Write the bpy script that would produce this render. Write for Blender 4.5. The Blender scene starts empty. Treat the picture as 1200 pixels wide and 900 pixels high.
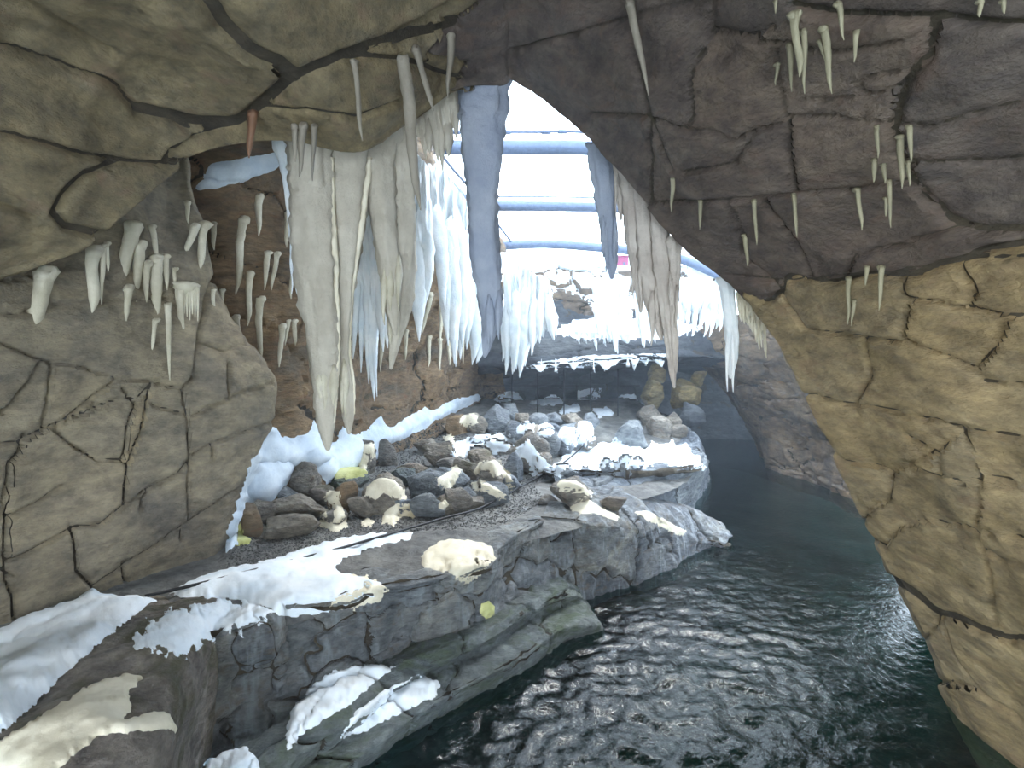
import bpy, bmesh, math, random
import numpy as np
from mathutils import Vector
from mathutils.bvhtree import BVHTree

scene = bpy.context.scene
col = scene.collection
rnd = random.Random(7)

# ------------------------------------------------------------------ camera
F = 620.0
CAM = np.array([0.0, 0.0, 3.0])
PITCH = math.atan(40.0 / F)
cd = bpy.data.cameras.new('camera'); cam = bpy.data.objects.new('camera', cd); col.objects.link(cam)
cam.location = CAM; cam.rotation_euler = (math.pi / 2 - PITCH, 0, 0)
cd.sensor_width = 36.0; cd.lens = F / 1200 * 36.0; cd.clip_start = 0.05; cd.clip_end = 500
scene.camera = cam

# ------------------------------------------------------------------ sky, sun, exposure
world = bpy.data.worlds.new('sky'); scene.world = world; world.use_nodes = True
bg = world.node_tree.nodes['Background']
bg.inputs['Color'].default_value = (0.72, 0.85, 1.0, 1); bg.inputs['Strength'].default_value = 5.2
sd = bpy.data.lights.new('sun', 'SUN'); sd.energy = 2.0; sd.angle = 0.3; sd.color = (1.0, 0.97, 0.92)
sun = bpy.data.objects.new('sun', sd); col.objects.link(sun)
SUNDIR = Vector((0.27, 0.48, 0.83)).normalized()
sun.rotation_euler = SUNDIR.to_track_quat('Z', 'Y').to_euler()
sun.location = (6, 6, 14)
scene.view_settings.view_transform = 'Standard'; scene.view_settings.look = 'None'
scene.view_settings.gamma = 1; scene.view_settings.use_curve_mapping = False
scene.view_settings.exposure = 0.46
# unseen soft fill added behind the viewer to brighten the near rock
ad = bpy.data.lights.new('front_fill_light', 'AREA'); ad.shape = 'RECTANGLE'; ad.size = 5.5; ad.size_y = 2.6; ad.energy = 85; ad.color = (1.0, 0.93, 0.8)
al = bpy.data.objects.new('front_fill_light', ad); col.objects.link(al); al.location = (0.0, -3.0, 2.4); al.rotation_euler = (math.radians(90), 0, 0)

wd = bpy.data.lights.new('warm_wall_lamp', 'SPOT'); wd.energy = 270; wd.color = (1.0, 0.84, 0.55); wd.spot_size = math.radians(62); wd.spot_blend = 1.0; wd.shadow_soft_size = .3
wl = bpy.data.objects.new('warm_wall_lamp', wd); col.objects.link(wl); wl.location = (-1.6, -1.6, 2.2)
wl.rotation_euler = (Vector((-1.6, -1.6, 2.2)) - Vector((3.1, 3.0, 1.75))).to_track_quat('Z', 'Y').to_euler()

# ------------------------------------------------------------------ points from sight lines
CP, SP = math.cos(PITCH), math.sin(PITCH)
def rays(px, py):
    x = (np.asarray(px, float) - 600) / F; y = (450 - np.asarray(py, float)) / F
    return np.stack([x, CP + y * SP, -SP + y * CP], -1)
def D(px, py, d):
    r = rays(px, py); return CAM + r * (d / r[..., 1])[..., None] if r.ndim > 1 else CAM + r * (d / r[1])
def Z(px, py, z):
    r = rays(px, py); return CAM + r * ((z - CAM[2]) / r[2])
def project(P):
    q = P - CAM
    f = q[..., 1] * CP - q[..., 2] * SP; u = q[..., 1] * SP + q[..., 2] * CP
    f = np.where(f < 0.05, 0.05, f)
    return 600 + F * q[..., 0] / f, 450 - F * u / f

# ------------------------------------------------------------------ noise
_r = np.random.RandomState(3)
PERM = np.tile(_r.permutation(256), 3)
GR = _r.normal(size=(256, 3)); GR /= np.linalg.norm(GR, axis=1)[:, None]
def perlin(P):
    P = np.asarray(P, float); sh = P.shape[:-1]; P = P.reshape(-1, 3)
    i = np.floor(P).astype(int); f = P - i; i &= 255
    w = f * f * f * (f * (f * 6 - 15) + 10)
    out = np.zeros(len(P))
    for dx in (0, 1):
        for dy in (0, 1):
            for dz in (0, 1):
                h = PERM[PERM[PERM[(i[:, 0] + dx) & 255] + ((i[:, 1] + dy) & 255)] + ((i[:, 2] + dz) & 255)]
                g = GR[h]
                d = (g * (f - np.array([dx, dy, dz]))).sum(1)
                out += d * (w[:, 0] if dx else 1 - w[:, 0]) * (w[:, 1] if dy else 1 - w[:, 1]) * (w[:, 2] if dz else 1 - w[:, 2])
    return (out * 1.6).reshape(sh)
def fbm(P, s, o=4):
    a = 0; k = 1.0; P = np.asarray(P, float) * s
    for _ in range(o):
        a = a + k * perlin(P); P = P * 2.03 + 17.3; k *= 0.5
    return a
def worley(P):
    """F1, F2 and the id of the nearest seed."""
    P = P.reshape(-1, 3); b = np.floor(P).astype(int)
    F1 = np.full(len(P), 9.0); F2 = F1.copy(); ID = np.zeros(len(P), int)
    for dx in (-1, 0, 1):
        for dy in (-1, 0, 1):
            for dz in (-1, 0, 1):
                c = b + np.array([dx, dy, dz]); q = c & 255
                h = PERM[PERM[PERM[q[:, 0]] + q[:, 1]] + q[:, 2]]
                s = c + 0.5 + 0.42 * GR[h]
                d = np.linalg.norm(P - s, axis=1)
                n = d < F1
                F2 = np.where(n, F1, np.minimum(F2, d)); F1 = np.where(n, d, F1)
                ID = np.where(n, (c[:, 0] * 73856093) ^ (c[:, 1] * 19349663) ^ (c[:, 2] * 83492791), ID)
    return F1, F2, ID

# ------------------------------------------------------------------ materials
def rgb(h):
    c = [int(h[i:i + 2], 16) / 255 for i in (0, 2, 4)]
    return tuple(((v / 12.92) if v <= 0.04045 else ((v + 0.055) / 1.055) ** 2.4) for v in c) + (1,)
class NT:
    def __init__(s, name):
        s.m = bpy.data.materials.new(name); s.m.use_nodes = True; s.t = s.m.node_tree; s.n = s.t.nodes; s.n.clear()
    def a(s, typ, **kw):
        n = s.n.new(typ)
        for k, v in kw.items():
            if hasattr(n, k): setattr(n, k, v)
            else: n.inputs[k.replace('_', ' ')].default_value = v
        return n
    def l(s, a, b): s.t.links.new(a, b)
def ramp(nt, fac, stops):
    r = nt.a('ShaderNodeValToRGB'); e = r.color_ramp.elements
    while len(e) < len(stops): e.new(0.5)
    for el, (p, c) in zip(e, stops): el.position = p; el.color = c if len(c) == 4 else tuple(c) + (1,)
    nt.l(fac, r.inputs['Fac']); return r.outputs['Color']
def mixc(nt, fac, a, b, mode='MIX'):
    m = nt.a('ShaderNodeMix'); m.data_type = 'RGBA'; m.blend_type = mode
    for sock, v in ((m.inputs[0], fac), (m.inputs[6], a), (m.inputs[7], b)):
        if isinstance(v, (float, int)): sock.default_value = v
        elif isinstance(v, tuple): sock.default_value = v
        else: nt.l(v, sock)
    return m.outputs[2]
def rock_mat(name, cols, rough=0.75, scale=1.0, bump=0.5, stretch=(1, 1, 2.2), streak=None, speck=0.35, rust=None, moss=None, spec=0.4):
    nt = NT(name)
    out = nt.a('ShaderNodeOutputMaterial'); b = nt.a('ShaderNodeBsdfPrincipled'); nt.l(b.outputs[0], out.inputs[0])
    geo = nt.a('ShaderNodeNewGeometry'); mp = nt.a('ShaderNodeMapping'); mp.inputs['Scale'].default_value = stretch
    nt.l(geo.outputs['Position'], mp.inputs[0])
    def noise(s, d, v=mp.outputs[0], dist=0.0, r=0.6):
        n = nt.a('ShaderNodeTexNoise', Scale=s * scale, Detail=d, Roughness=r, Distortion=dist); nt.l(v, n.inputs['Vector']); return n.outputs[0]
    n1 = noise(0.75, 6, dist=1.2)
    c = ramp(nt, n1, [(0.28, rgb(cols[0])), (0.5, rgb(cols[1])), (0.72, rgb(cols[2]))])
    n2 = noise(5, 9, r=0.7)
    c = mixc(nt, 1.0, c, ramp(nt, n2, [(0.32, (.5, .5, .53)), (0.68, (1.38, 1.36, 1.3))]), 'MULTIPLY')
    oi = nt.a('ShaderNodeObjectInfo')
    c = mixc(nt, 1.0, c, ramp(nt, oi.outputs['Random'], [(0, (.84, .86, .9)), (1, (1.12, 1.08, 1.0))]), 'MULTIPLY')
    if speck:
        n3 = noise(26, 4, r=0.8)
        c = mixc(nt, ramp(nt, n3, [(0.62, (0, 0, 0)), (0.72, (speck,) * 3)]), c, rgb('26241f'))
    if rust:
        n4 = noise(1.9, 5, dist=2)
        c = mixc(nt, ramp(nt, n4, [(0.56, (0, 0, 0)), (0.7, (.75, .75, .75))]), c, rgb(rust))
    if moss:
        n5 = noise(1.3, 7, dist=1)
        c = mixc(nt, ramp(nt, n5, [(0.48, (0, 0, 0)), (0.64, (.8, .8, .8))]), c, rgb(moss))
    if streak:
        m2 = nt.a('ShaderNodeMapping'); m2.inputs['Scale'].default_value = (7, 7, 0.7); nt.l(geo.outputs['Position'], m2.inputs[0])
        n6 = nt.a('ShaderNodeTexNoise', Scale=1.3, Detail=5, Roughness=0.6); nt.l(m2.outputs[0], n6.inputs['Vector'])
        c = mixc(nt, ramp(nt, n6.outputs[0], [(0.52, (0, 0, 0)), (0.66, (.7, .7, .7))]), c, rgb(streak))
    nt.l(c, b.inputs['Base Color'])
    b.inputs['Roughness'].default_value = rough; b.inputs['Specular IOR Level'].default_value = spec
    hb = noise(7, 12, r=0.68); bp = nt.a('ShaderNodeBump', Strength=min(1, bump * 1.5), Distance=0.09)
    nt.l(hb, bp.inputs['Height']); nt.l(bp.outputs[0], b.inputs['Normal'])
    return nt.m
def snow_mat(name, c1, c2, bump=0.35, rough=0.8, sss=0.0, s=9):
    nt = NT(name)
    out = nt.a('ShaderNodeOutputMaterial'); b = nt.a('ShaderNodeBsdfPrincipled'); nt.l(b.outputs[0], out.inputs[0])
    geo = nt.a('ShaderNodeNewGeometry')
    n = nt.a('ShaderNodeTexNoise', Scale=3.0, Detail=6.0, Roughness=0.65); nt.l(geo.outputs['Position'], n.inputs['Vector'])
    nt.l(ramp(nt, n.outputs[0], [(0.35, rgb(c1)), (0.65, rgb(c2))]), b.inputs['Base Color'])
    n2 = nt.a('ShaderNodeTexNoise', Scale=float(s), Detail=10.0, Roughness=0.7); nt.l(geo.outputs['Position'], n2.inputs['Vector'])
    bp = nt.a('ShaderNodeBump', Strength=bump, Distance=0.04); nt.l(n2.outputs[0], bp.inputs['Height']); nt.l(bp.outputs[0], b.inputs['Normal'])
    b.inputs['Roughness'].default_value = rough
    return nt.m
def plain(name, c, rough=0.6, metal=0.0):
    nt = NT(name)
    out = nt.a('ShaderNodeOutputMaterial'); b = nt.a('ShaderNodeBsdfPrincipled'); nt.l(b.outputs[0], out.inputs[0])
    geo = nt.a('ShaderNodeNewGeometry')
    n = nt.a('ShaderNodeTexNoise', Scale=14.0, Detail=4.0); nt.l(geo.outputs['Position'], n.inputs['Vector'])
    k = rgb(c); nt.l(ramp(nt, n.outputs[0], [(0.3, tuple(v * .8 for v in k[:3])), (0.7, tuple(min(1, v * 1.15) for v in k[:3]))]), b.inputs['Base Color'])
    b.inputs['Roughness'].default_value = rough; b.inputs['Metallic'].default_value = metal
    return nt.m

M = {
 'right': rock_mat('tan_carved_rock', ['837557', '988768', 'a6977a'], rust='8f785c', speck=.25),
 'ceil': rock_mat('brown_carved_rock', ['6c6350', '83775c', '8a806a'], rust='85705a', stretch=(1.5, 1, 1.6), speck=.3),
 'left': rock_mat('olive_grey_carved_rock', ['777064', '918670', '9a8f7b'], stretch=(1, 1, 1.8), speck=.2),
 'orange': rock_mat('orange_brown_rock', ['5d564b', '7d6a52', '8a7860'], rust='805f46', stretch=(1, 1, 3)),
 'mortar': rock_mat('dark_joint', ['3a362f', '464036', '4d463a'], speck=0),
 'back': rock_mat('far_brown_rock', ['584d42', '7a6a58', '8e7f6c'], scale=.8),
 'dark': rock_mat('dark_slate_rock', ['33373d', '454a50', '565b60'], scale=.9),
 'ground': rock_mat('wet_grey_ground', ['505256', '6a6c6e', '828484'], rough=.6, speck=.4, stretch=(1, 1, 1)),
 'boulder': rock_mat('grey_brown_boulder', ['6c6a66', '928d86', 'b0aba2'], rough=.6, scale=1.8, bump=.7, rust='7a6653'),
 'bluerock': rock_mat('blue_grey_boulder', ['5e656e', '868e97', 'a8b0b7'], rough=.5, scale=1.8, bump=.7),
 'cliff': rock_mat('wet_cliff_rock', ['60666c', '878b8e', 'a8a9a8'], rough=.42, scale=1.6, bump=.8, streak='a2aab0', rust='70604c'),
 'front': rock_mat('purple_grey_boulder', ['756e69', '968d84', 'aaa197'], rough=.55, scale=1.8, bump=.8, moss='59583c'),
 'mossy': rock_mat('mossy_wet_rock', ['565d60', '768084', '939d9f'], rough=.35, scale=2.2, bump=.9, moss='5c6a50'),
 'pillar': rock_mat('yellow_olive_rock', ['5c523a', '756a4a', '877c5c'], scale=1.5, bump=.6),  # yellow olive base colour of the far pillar stones
 'bed': rock_mat('pool_bed_green', ['0f2e2b', '153833', '1b443d'], speck=0),
 'redrock': rock_mat('submerged_red_rock', ['4a3324', '6a4a33', '5a4a3a'], scale=3),
 'snow': snow_mat('blue_white_snow', 'dde9f4', 'f0f6fb', .3),
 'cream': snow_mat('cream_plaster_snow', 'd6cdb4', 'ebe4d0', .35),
 'bank': snow_mat('pale_grey_snow', 'bccbda', 'dde6ee', .45, s=6),
 'ice': snow_mat('white_icicle', 'd8e2e8', 'f2f4f4', .5, s=16),
 'beige': snow_mat('beige_stalactite', 'b0a898', 'c8c1b2', .6, rough=.7, s=14),
 'grey': snow_mat('grey_stalactite', '8e97aa', 'a6adba', .6, rough=.7, s=10),
 'yellow': snow_mat('yellowed_icicle', 'b0a890', 'd2ccb8', .4, rough=.35, s=20),
 'brown': snow_mat('brownish_icicle', '7d766a', '979082', .4, rough=.5, s=20),
 'pinkgrey': snow_mat('pinkish_grey_stalactite', 'b5aaa0', 'cfc6bc', .6, rough=.7, s=12),
 'dull': snow_mat('dull_yellow_icicle', '7f7a64', '9c967c', .4, rough=.5, s=20),
 'rust': plain('rusty_icicle', '75553f'),
 'moss': snow_mat('yellow_algae_snow', 'b5b870', 'dcdca0', .5),
 'cable': plain('black_rubber', '17191d', .5),
 'steel': plain('painted_steel', '56657e', .45, .2),
 'wire': plain('dark_wire', '20242a', .5, .5),
 'pink': plain('magenta_paint', 'a0466e', .5),
 'lampg': plain('grey_housing', '6c7478', .4, .3),
 'pebble': plain('wet_pebble', '4a4a48', .45),
}

# ------------------------------------------------------------------ mesh helpers
def mesh_np(name, V, Fc, mat, smooth=True):
    me = bpy.data.meshes.new(name)
    V = np.asarray(V, np.float32); Fc = np.asarray(Fc, np.int32)
    k = Fc.shape[1]
    me.vertices.add(len(V)); me.vertices.foreach_set('co', V.ravel())
    me.loops.add(len(Fc) * k); me.loops.foreach_set('vertex_index', Fc.ravel())
    me.polygons.add(len(Fc)); me.polygons.foreach_set('loop_start', np.arange(0, len(Fc) * k, k, dtype=np.int32))
    me.polygons.foreach_set('loop_total', np.full(len(Fc), k, np.int32))
    me.polygons.foreach_set('use_smooth', np.full(len(Fc), smooth))
    me.update(calc_edges=True); me.materials.append(mat)
    return me
COLLIDE = []
def obj(name, V, Fc, mat, parent=None, smooth=True, solid=False, origin=None):
    V = np.asarray(V, float); Fc = np.asarray(Fc)
    if solid: COLLIDE.append((V.copy(), Fc.copy()))
    if origin is not None: V = V - np.asarray(origin)
    o = bpy.data.objects.new(name, mesh_np(name, V, Fc, mat, smooth))
    if origin is not None: o.location = origin
    if parent is not None: o.parent = parent
    col.objects.link(o); return o
def tag(o, label=None, cat=None, group=None, kind=None):
    if label: o['label'] = label
    if cat: o['category'] = cat
    if group: o['group'] = group
    if kind: o['kind'] = kind
    return o
def empty(name, loc):
    o = bpy.data.objects.new(name, None); o.empty_display_size = .1; o.location = loc; col.objects.link(o); return o
def part(name, V, Fc, mat, parent, solid=False, smooth=True):
    """A part in world coordinates under an Empty that may be moved."""
    V = np.asarray(V, float); Fc = np.asarray(Fc)
    if solid: COLLIDE.append((V.copy(), Fc.copy()))
    o = obj(name, V - np.array(parent.location), Fc, mat, parent, smooth); return o
def cr(P, t):
    """Catmull-Rom along axis 0 at parameters t in [0, n-1]."""
    n = len(P); i = np.clip(np.floor(t).astype(int), 0, n - 2); f = t - i
    sh = (-1,) + (1,) * (P.ndim - 1); f = f.reshape(sh)
    p1, p2 = P[i], P[i + 1]
    p0 = np.where((i > 0).reshape(sh), P[np.maximum(i - 1, 0)], 2 * p1 - p2)
    p3 = np.where((i < n - 2).reshape(sh), P[np.minimum(i + 2, n - 1)], 2 * p2 - p1)
    return 0.5 * (2 * p1 + (p2 - p0) * f + (2 * p0 - 5 * p1 + 4 * p2 - p3) * f ** 2 + (3 * p1 - p0 - 3 * p2 + p3) * f ** 3)
def surf(ctrl, nu, nv, tv=None, tu=None):
    ctrl = np.array(ctrl, float)
    tv = np.linspace(0, len(ctrl) - 1, nv) if tv is None else tv
    tu = np.linspace(0, ctrl.shape[1] - 1, nu) if tu is None else tu
    A = cr(ctrl, tv); return cr(A.transpose(1, 0, 2), tu).transpose(1, 0, 2)
def gridfaces(nv, nu):
    i = np.arange(nv - 1)[:, None] * nu + np.arange(nu - 1)[None, :]
    return np.stack([i, i + 1, i + nu + 1, i + nu], -1).reshape(-1, 4)
def normals(P):
    a = np.gradient(P, axis=0); b = np.gradient(P, axis=1)
    n = np.cross(a, b); n /= np.linalg.norm(n, axis=-1, keepdims=True) + 1e-9
    return n
def facing(P, n, to=CAM):
    s = np.sign(((to - P) * n).sum(-1)); w = np.median(s)
    return n if w >= 0 else -n
def polydist(px, py, lines, reach=26):
    """Groove depth at each point, and distance to the nearest line (in line widths)."""
    d = np.full(px.shape, 99.0); g = np.zeros(px.shape)
    for ln in lines:
        w, dep = 1.9, 0.06
        if isinstance(ln[0], (int, float)): w, dep = ln[0], ln[1]; ln = ln[2:]
        pts = [ln[0]]
        for a, b in zip(ln[:-1], ln[1:]):       # a little waviness
            n = max(1, int(math.hypot(b[0] - a[0], b[1] - a[1]) / 14))
            for k in range(1, n + 1):
                t = k / n; j = 1.6 if k < n else 0
                pts.append((a[0] + (b[0] - a[0]) * t + rnd.uniform(-j, j), a[1] + (b[1] - a[1]) * t + rnd.uniform(-j, j)))
        best = np.full(px.shape, 1e9)
        for a, b in zip(pts[:-1], pts[1:]):
            R = reach
            m = (px > min(a[0], b[0]) - R) & (px < max(a[0], b[0]) + R) & (py > min(a[1], b[1]) - R) & (py < max(a[1], b[1]) + R)
            if not m.any(): continue
            x, y = px[m], py[m]; dx, dy = b[0] - a[0], b[1] - a[1]
            t = np.clip(((x - a[0]) * dx + (y - a[1]) * dy) / (dx * dx + dy * dy + 1e-9), 0, 1)
            best[m] = np.minimum(best[m], np.hypot(x - a[0] - t * dx, y - a[1] - t * dy))
        g = np.maximum(g, dep * np.exp(-(best / w) ** 2))
        d = np.minimum(d, best / w)
    return d, g
def cells(mask):
    """Connected regions of False in mask (2-D), grown over the True cells."""
    h, w = mask.shape; lab = np.where(mask, 0, -1); k = 0
    flat = lab
    for y0 in range(h):
        for x0 in range(w):
            if flat[y0, x0] != -1: continue
            k += 1; st = [(y0, x0)]; flat[y0, x0] = k; mem = 0
            while st:
                y, x = st.pop(); mem += 1
                for yy, xx in ((y + 1, x), (y - 1, x), (y, x + 1), (y, x - 1)):
                    if 0 <= yy < h and 0 <= xx < w and flat[yy, xx] == -1:
                        flat[yy, xx] = k; st.append((yy, xx))
            if mem < 25: flat[flat == k] = 0; k -= 0
    while (flat == 0).any():
        z = flat == 0; new = flat.copy()
        for ax, s in ((0, 1), (0, -1), (1, 1), (1, -1)):
            r = np.roll(flat, s, ax); m = z & (new == 0) & (r > 0); new[m] = r[m]
        flat = new
    return flat
def slabs(P, N, lab, mats, parents, name='rock_slab', jit=0.02, pick=lambda k, c: 0, nsmall=12, solid=True):
    """Splits the grid surface into one mesh per cell, each nudged in or out."""
    nv, nu = P.shape[:2]; Fc = gridfaces(nv, nu); L = lab.reshape(-1); V = P.reshape(-1, 3); NN = N.reshape(-1, 3)
    rs = random.Random(5)
    for k in np.unique(L):
        f = Fc[L == k]
        if len(f) < nsmall: continue
        u, inv = np.unique(f.ravel(), return_inverse=True)
        c = V[u].mean(0); i = pick(k, c)
        tl = np.array([rs.uniform(-1, 1) for _ in range(3)]) * 0.012
        o = NN[u] * (rs.uniform(-jit, jit) + ((V[u] - c) @ tl).clip(-.04, .04)[:, None])
        obj(name, V[u] + o, inv.reshape(-1, 4), mats[i], parents[i], solid=solid)

def rough_patch(kind_name, ctrl, nu, nv, mat, cell=None, amp=(.12, .8), fine=(.03, 4), groove=.06, lines=None, kind='structure', to=CAM,
                parent=None, squash=(1, 1, 1.6), name='rock_slab', tu=None, tv=None, jit=.02, top=None, width=.022, hole=None):
    """A rock surface: a backing mesh (the joints) under separately built stones."""
    P = surf(ctrl, nu, nv, tv, tu); n = facing(P, normals(P), np.array(to, float))
    P = P + n * (amp[0] * fbm(P, amp[1], 3) + fine[0] * fbm(P + 9, fine[1], 4))[..., None]
    if cell:
        Q = P * np.array(squash) / cell; Q = Q + 0.25 * np.stack([fbm(Q + s, 1.2, 3) for s in (0, 31, 57)], -1)
        f1, f2, ID = worley(Q); dd = ((f2 - f1) * cell * .5).reshape(P.shape[:2])
        g = groove * np.exp(-(dd / width) ** 2)
        lab = ID.reshape(P.shape[:2])[:-1, :-1]
    else:
        px, py = project(P); d, g = polydist(px, py, lines)
        lab = cells((d < 1.0)[:-1, :-1])
    S = P - n * g[..., None]
    back = (P - n * groove * .78)[::2, ::2]
    o = obj(kind_name, back.reshape(-1, 3), gridfaces(*back.shape[:2]), M['mortar'], parent)
    if parent is None:
        if kind == 'structure': o['kind'] = 'structure'
    slabs(S, n, lab, [mat], [o], name, jit, solid=True)
    return o

# ================================================================== near arch: ceiling and right wall
arch = [  # rim point (px, py, depth), outer point in the world
 ((-420, 420, 2.6), (-3.9, -3, 3.0)), ((-150, 372, 3.0), (-3.7, -3, 3.3)), ((0, 327, 3.35), (-3.3, -3, 3.7)), ((100, 292, 3.6), (-2.9, -3, 4.0)),
 ((172, 236, 3.85), (-2.4, -3, 4.2)), ((238, 186, 4.1), (-2.0, -3, 4.3)), ((335, 170, 4.4), (-1.5, -3, 4.4)),
 ((418, 180, 4.6), (-1.1, -3, 4.45)), ((470, 150, 4.75), (-.8, -3, 4.5)), ((535, 108, 4.9), (-.4, -3, 4.55)),
 ((588, 100, 5.0), (-.1, -3, 4.55)), ((602, 95, 5.0), (.1, -3, 4.55)), ((642, 124, 5.0), (.6, -3, 4.5)), ((690, 168, 5.0), (1.2, -3, 4.4)),
 ((752, 238, 5.0), (1.9, -3, 4.3)), ((800, 292, 5.0), (2.6, -3, 4.1)), ((862, 340, 5.0), (3.1, -3, 3.8)),
 ((905, 398, 4.9), (3.3, -3, 3.3)), ((948, 480, 4.75), (3.4, -3, 2.6)), ((1000, 590, 4.55), (3.45, -3, 1.8)),
 ((1052, 690, 4.35), (3.5, -3, 1.1)), ((1105, 790, 4.15), (3.55, -3, .6)), ((1160, 905, 3.95), (3.6, -3, .1)), ((1230, 1060, 3.8), (3.7, -3, -.5))]
rim = np.array([D(*a[0]) for a in arch]); outer = np.array([a[1] for a in arch])
cen = np.array([.2, 5, 2.6]); away = rim - cen; away[:, 1] = 0; away /= np.linalg.norm(away, axis=1)[:, None]
rows = [CAM + (rim - CAM) * 1.42 + away * .55, CAM + (rim - CAM) * 1.16 + away * .2, CAM + (rim - CAM) * 1.02 + away * .02, rim + away * .05 + np.array([0, -.12, 0])]
for t, lift in ((.12, .12), (.28, .2), (.45, .2), (.7, .1), (1.0, 0)):
    rows.append(rim + (outer - rim) * t + away * lift)
tv = np.concatenate([np.linspace(0, 2, 9)[:-1], np.linspace(2, 3, 8)[:-1], np.linspace(3, 6, 120)[:-1], np.linspace(6, 8, 26)])
P = surf(rows, 640, len(tv), tv=tv)
n = facing(P, normals(P), np.array([0, 0, 2.0]))
rimfade = np.clip((np.abs(tv - 2.5) / .9), .25, 1)[:, None]
P = P + n * (rimfade * .10 * fbm(P, .8, 3) + .018 * fbm(P * np.array([1, 1, 2.0]), 3, 4) * np.minimum(1, rimfade * 1.6))[..., None]
arch_lines = [
 [(912, 50), (907, 70), (915, 115), (922, 145), (925, 190), (931, 228)], [(835, 35), (880, 45), (910, 30), (927, 12), (940, -30)],
 (4, .12, (925, 10), (1000, 22), (1100, 24), (1200, 34), (1300, 40)), [(860, 40), (885, 50), (925, 52)], [(800, 155), (838, 155), (855, 167), (880, 155), (918, 145)],
 [(922, 137), (960, 136), (1000, 142), (1045, 150)], (3.2, .1, (1097, 28), (1085, 70), (1060, 100), (1050, 130), (1045, 155), (1055, 190), (1070, 220), (1110, 262), (1140, 272), (1260, 272)),
 [(1000, 100), (1030, 88), (1068, 84)], [(1000, 100), (1012, 112), (1055, 105)], [(1050, 150), (1090, 153), (1130, 140), (1240, 112)],
 [(1050, 192), (1100, 195), (1240, 188)], [(760, 240), (800, 237), (850, 237), (930, 228), (1000, 224), (1068, 214)], [(895, 237), (920, 270), (940, 300), (950, 330)],
 [(800, 205), (860, 192), (882, 155)], [(807, 90), (810, 140), (800, 155)], [(835, -40), (835, 35), (822, 60), (807, 92)], [(940, 118), (1000, 115), (1012, 125), (1012, 140)],
 [(922, 60), (1000, 60), (1060, 50), (1090, 32)], [(690, 135), (760, 140), (800, 155)], [(740, 60), (760, 140), (785, 200)], [(760, 140), (762, 236)],
 [(870, 300), (905, 330), (943, 387), (1040, 400), (1055, 397), (1063, 362), (1053, 330), (1040, 322)], [(850, 322), (890, 328), (940, 330), (985, 325), (1040, 322), (1120, 306), (1240, 300)],
 [(925, 458), (943, 463), (1000, 475), (1070, 487), (1140, 505), (1240, 520)], [(1055, 397), (1100, 415), (1140, 433), (1148, 448), (1240, 458)],
 [(955, 500), (985, 540), (1045, 550), (1060, 545), (1100, 528), (1125, 502)], [(1060, 512), (1097, 532), (1100, 557)], [(1060, 547), (1120, 565), (1145, 560), (1240, 566)],
 [(1125, 505), (1145, 560), (1145, 590), (1140, 620), (1155, 660), (1170, 740)], [(985, 570), (1010, 620), (1035, 641), (1055, 615), (1080, 610), (1130, 617), (1142, 622), (1240, 640)],
 [(1008, 618), (1015, 600), (1040, 585), (1045, 550)], (4, .11, (1030, 675), (1060, 690), (1090, 715), (1130, 730), (1165, 745), (1240, 756)),
 [(1150, 642), (1170, 655), (1240, 672)], [(1060, 752), (1080, 750), (1095, 735), (1100, 716)], [(1100, 800), (1113, 800), (1150, 810), (1200, 845), (1240, 870)],
 [(1105, 728), (1120, 770), (1150, 810)], [(1063, 350), (1130, 362), (1180, 372), (1240, 370)], [(985, 325), (1000, 300), (1060, 285), (1120, 268)], [(1140, 433), (1165, 400), (1178, 372)],
 [(1000, 475), (1020, 440), (1012, 398)], [(1120, 306), (1140, 340), (1130, 362)], [(850, 237), (870, 275), (872, 300)],
 # upper left: folds of the ceiling
 (3, .09, (-80, 150), (0, 157), (50, 168), (100, 182), (150, 190), (190, 192), (240, 192), (262, 180)),
 (7, .16, (530, 30), (450, 50), (400, 67), (340, 95), (305, 125), (280, 143), (250, 145), (215, 142), (165, 130)),
 (5, .09, (140, 190), (100, 205), (75, 230), (65, 250), (80, 268), (120, 275)), (3, .08, (190, 190), (200, 175), (230, 160), (262, 152), (285, 143)),
 (4, .08, (-60, 40), (0, 55), (30, 62), (90, 85), (130, 97), (160, 128), (200, 142), (225, 155)), (9, .14, (225, -30), (240, 0), (260, 30), (290, 60), (325, 76), (345, 92)),
 (4, .06, (10, -20), (30, 0), (70, 25), (100, 45), (130, 60)), (3, .05, (-20, 238), (0, 240), (40, 255)), (4, .08, (400, 70), (470, 72), (540, 95)),
 (3, .05, (300, 130), (360, 132), (420, 140), (470, 120)), (3, .05, (600, 60), (680, 40), (780, 10), (840, 0)), (5, .07, (420, 60), (500, 20), (560, -20))]
px, py = project(P); vis = (P[..., 1] > .3)
px = np.where(vis, px, 5000)
dist, g = polydist(px, py, arch_lines, 34)
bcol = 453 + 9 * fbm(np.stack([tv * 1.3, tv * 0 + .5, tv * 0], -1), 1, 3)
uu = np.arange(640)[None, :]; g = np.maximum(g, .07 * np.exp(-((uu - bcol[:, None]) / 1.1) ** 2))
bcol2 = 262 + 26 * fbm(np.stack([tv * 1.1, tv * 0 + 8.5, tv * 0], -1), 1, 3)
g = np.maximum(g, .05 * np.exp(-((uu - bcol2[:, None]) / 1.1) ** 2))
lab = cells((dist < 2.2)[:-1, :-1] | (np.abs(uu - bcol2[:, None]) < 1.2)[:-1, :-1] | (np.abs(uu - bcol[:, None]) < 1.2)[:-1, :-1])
lab = lab + 2500 * (uu > bcol2[:, None])[:-1, :-1] + 2500 * (uu > bcol[:, None])[:-1, :-1]  # parts the arch into zones for the lit and shaded rock tones
S = P - n * g[..., None]
split = np.linspace(0, 639, 640) > 640 * 15.2 / 23
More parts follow.
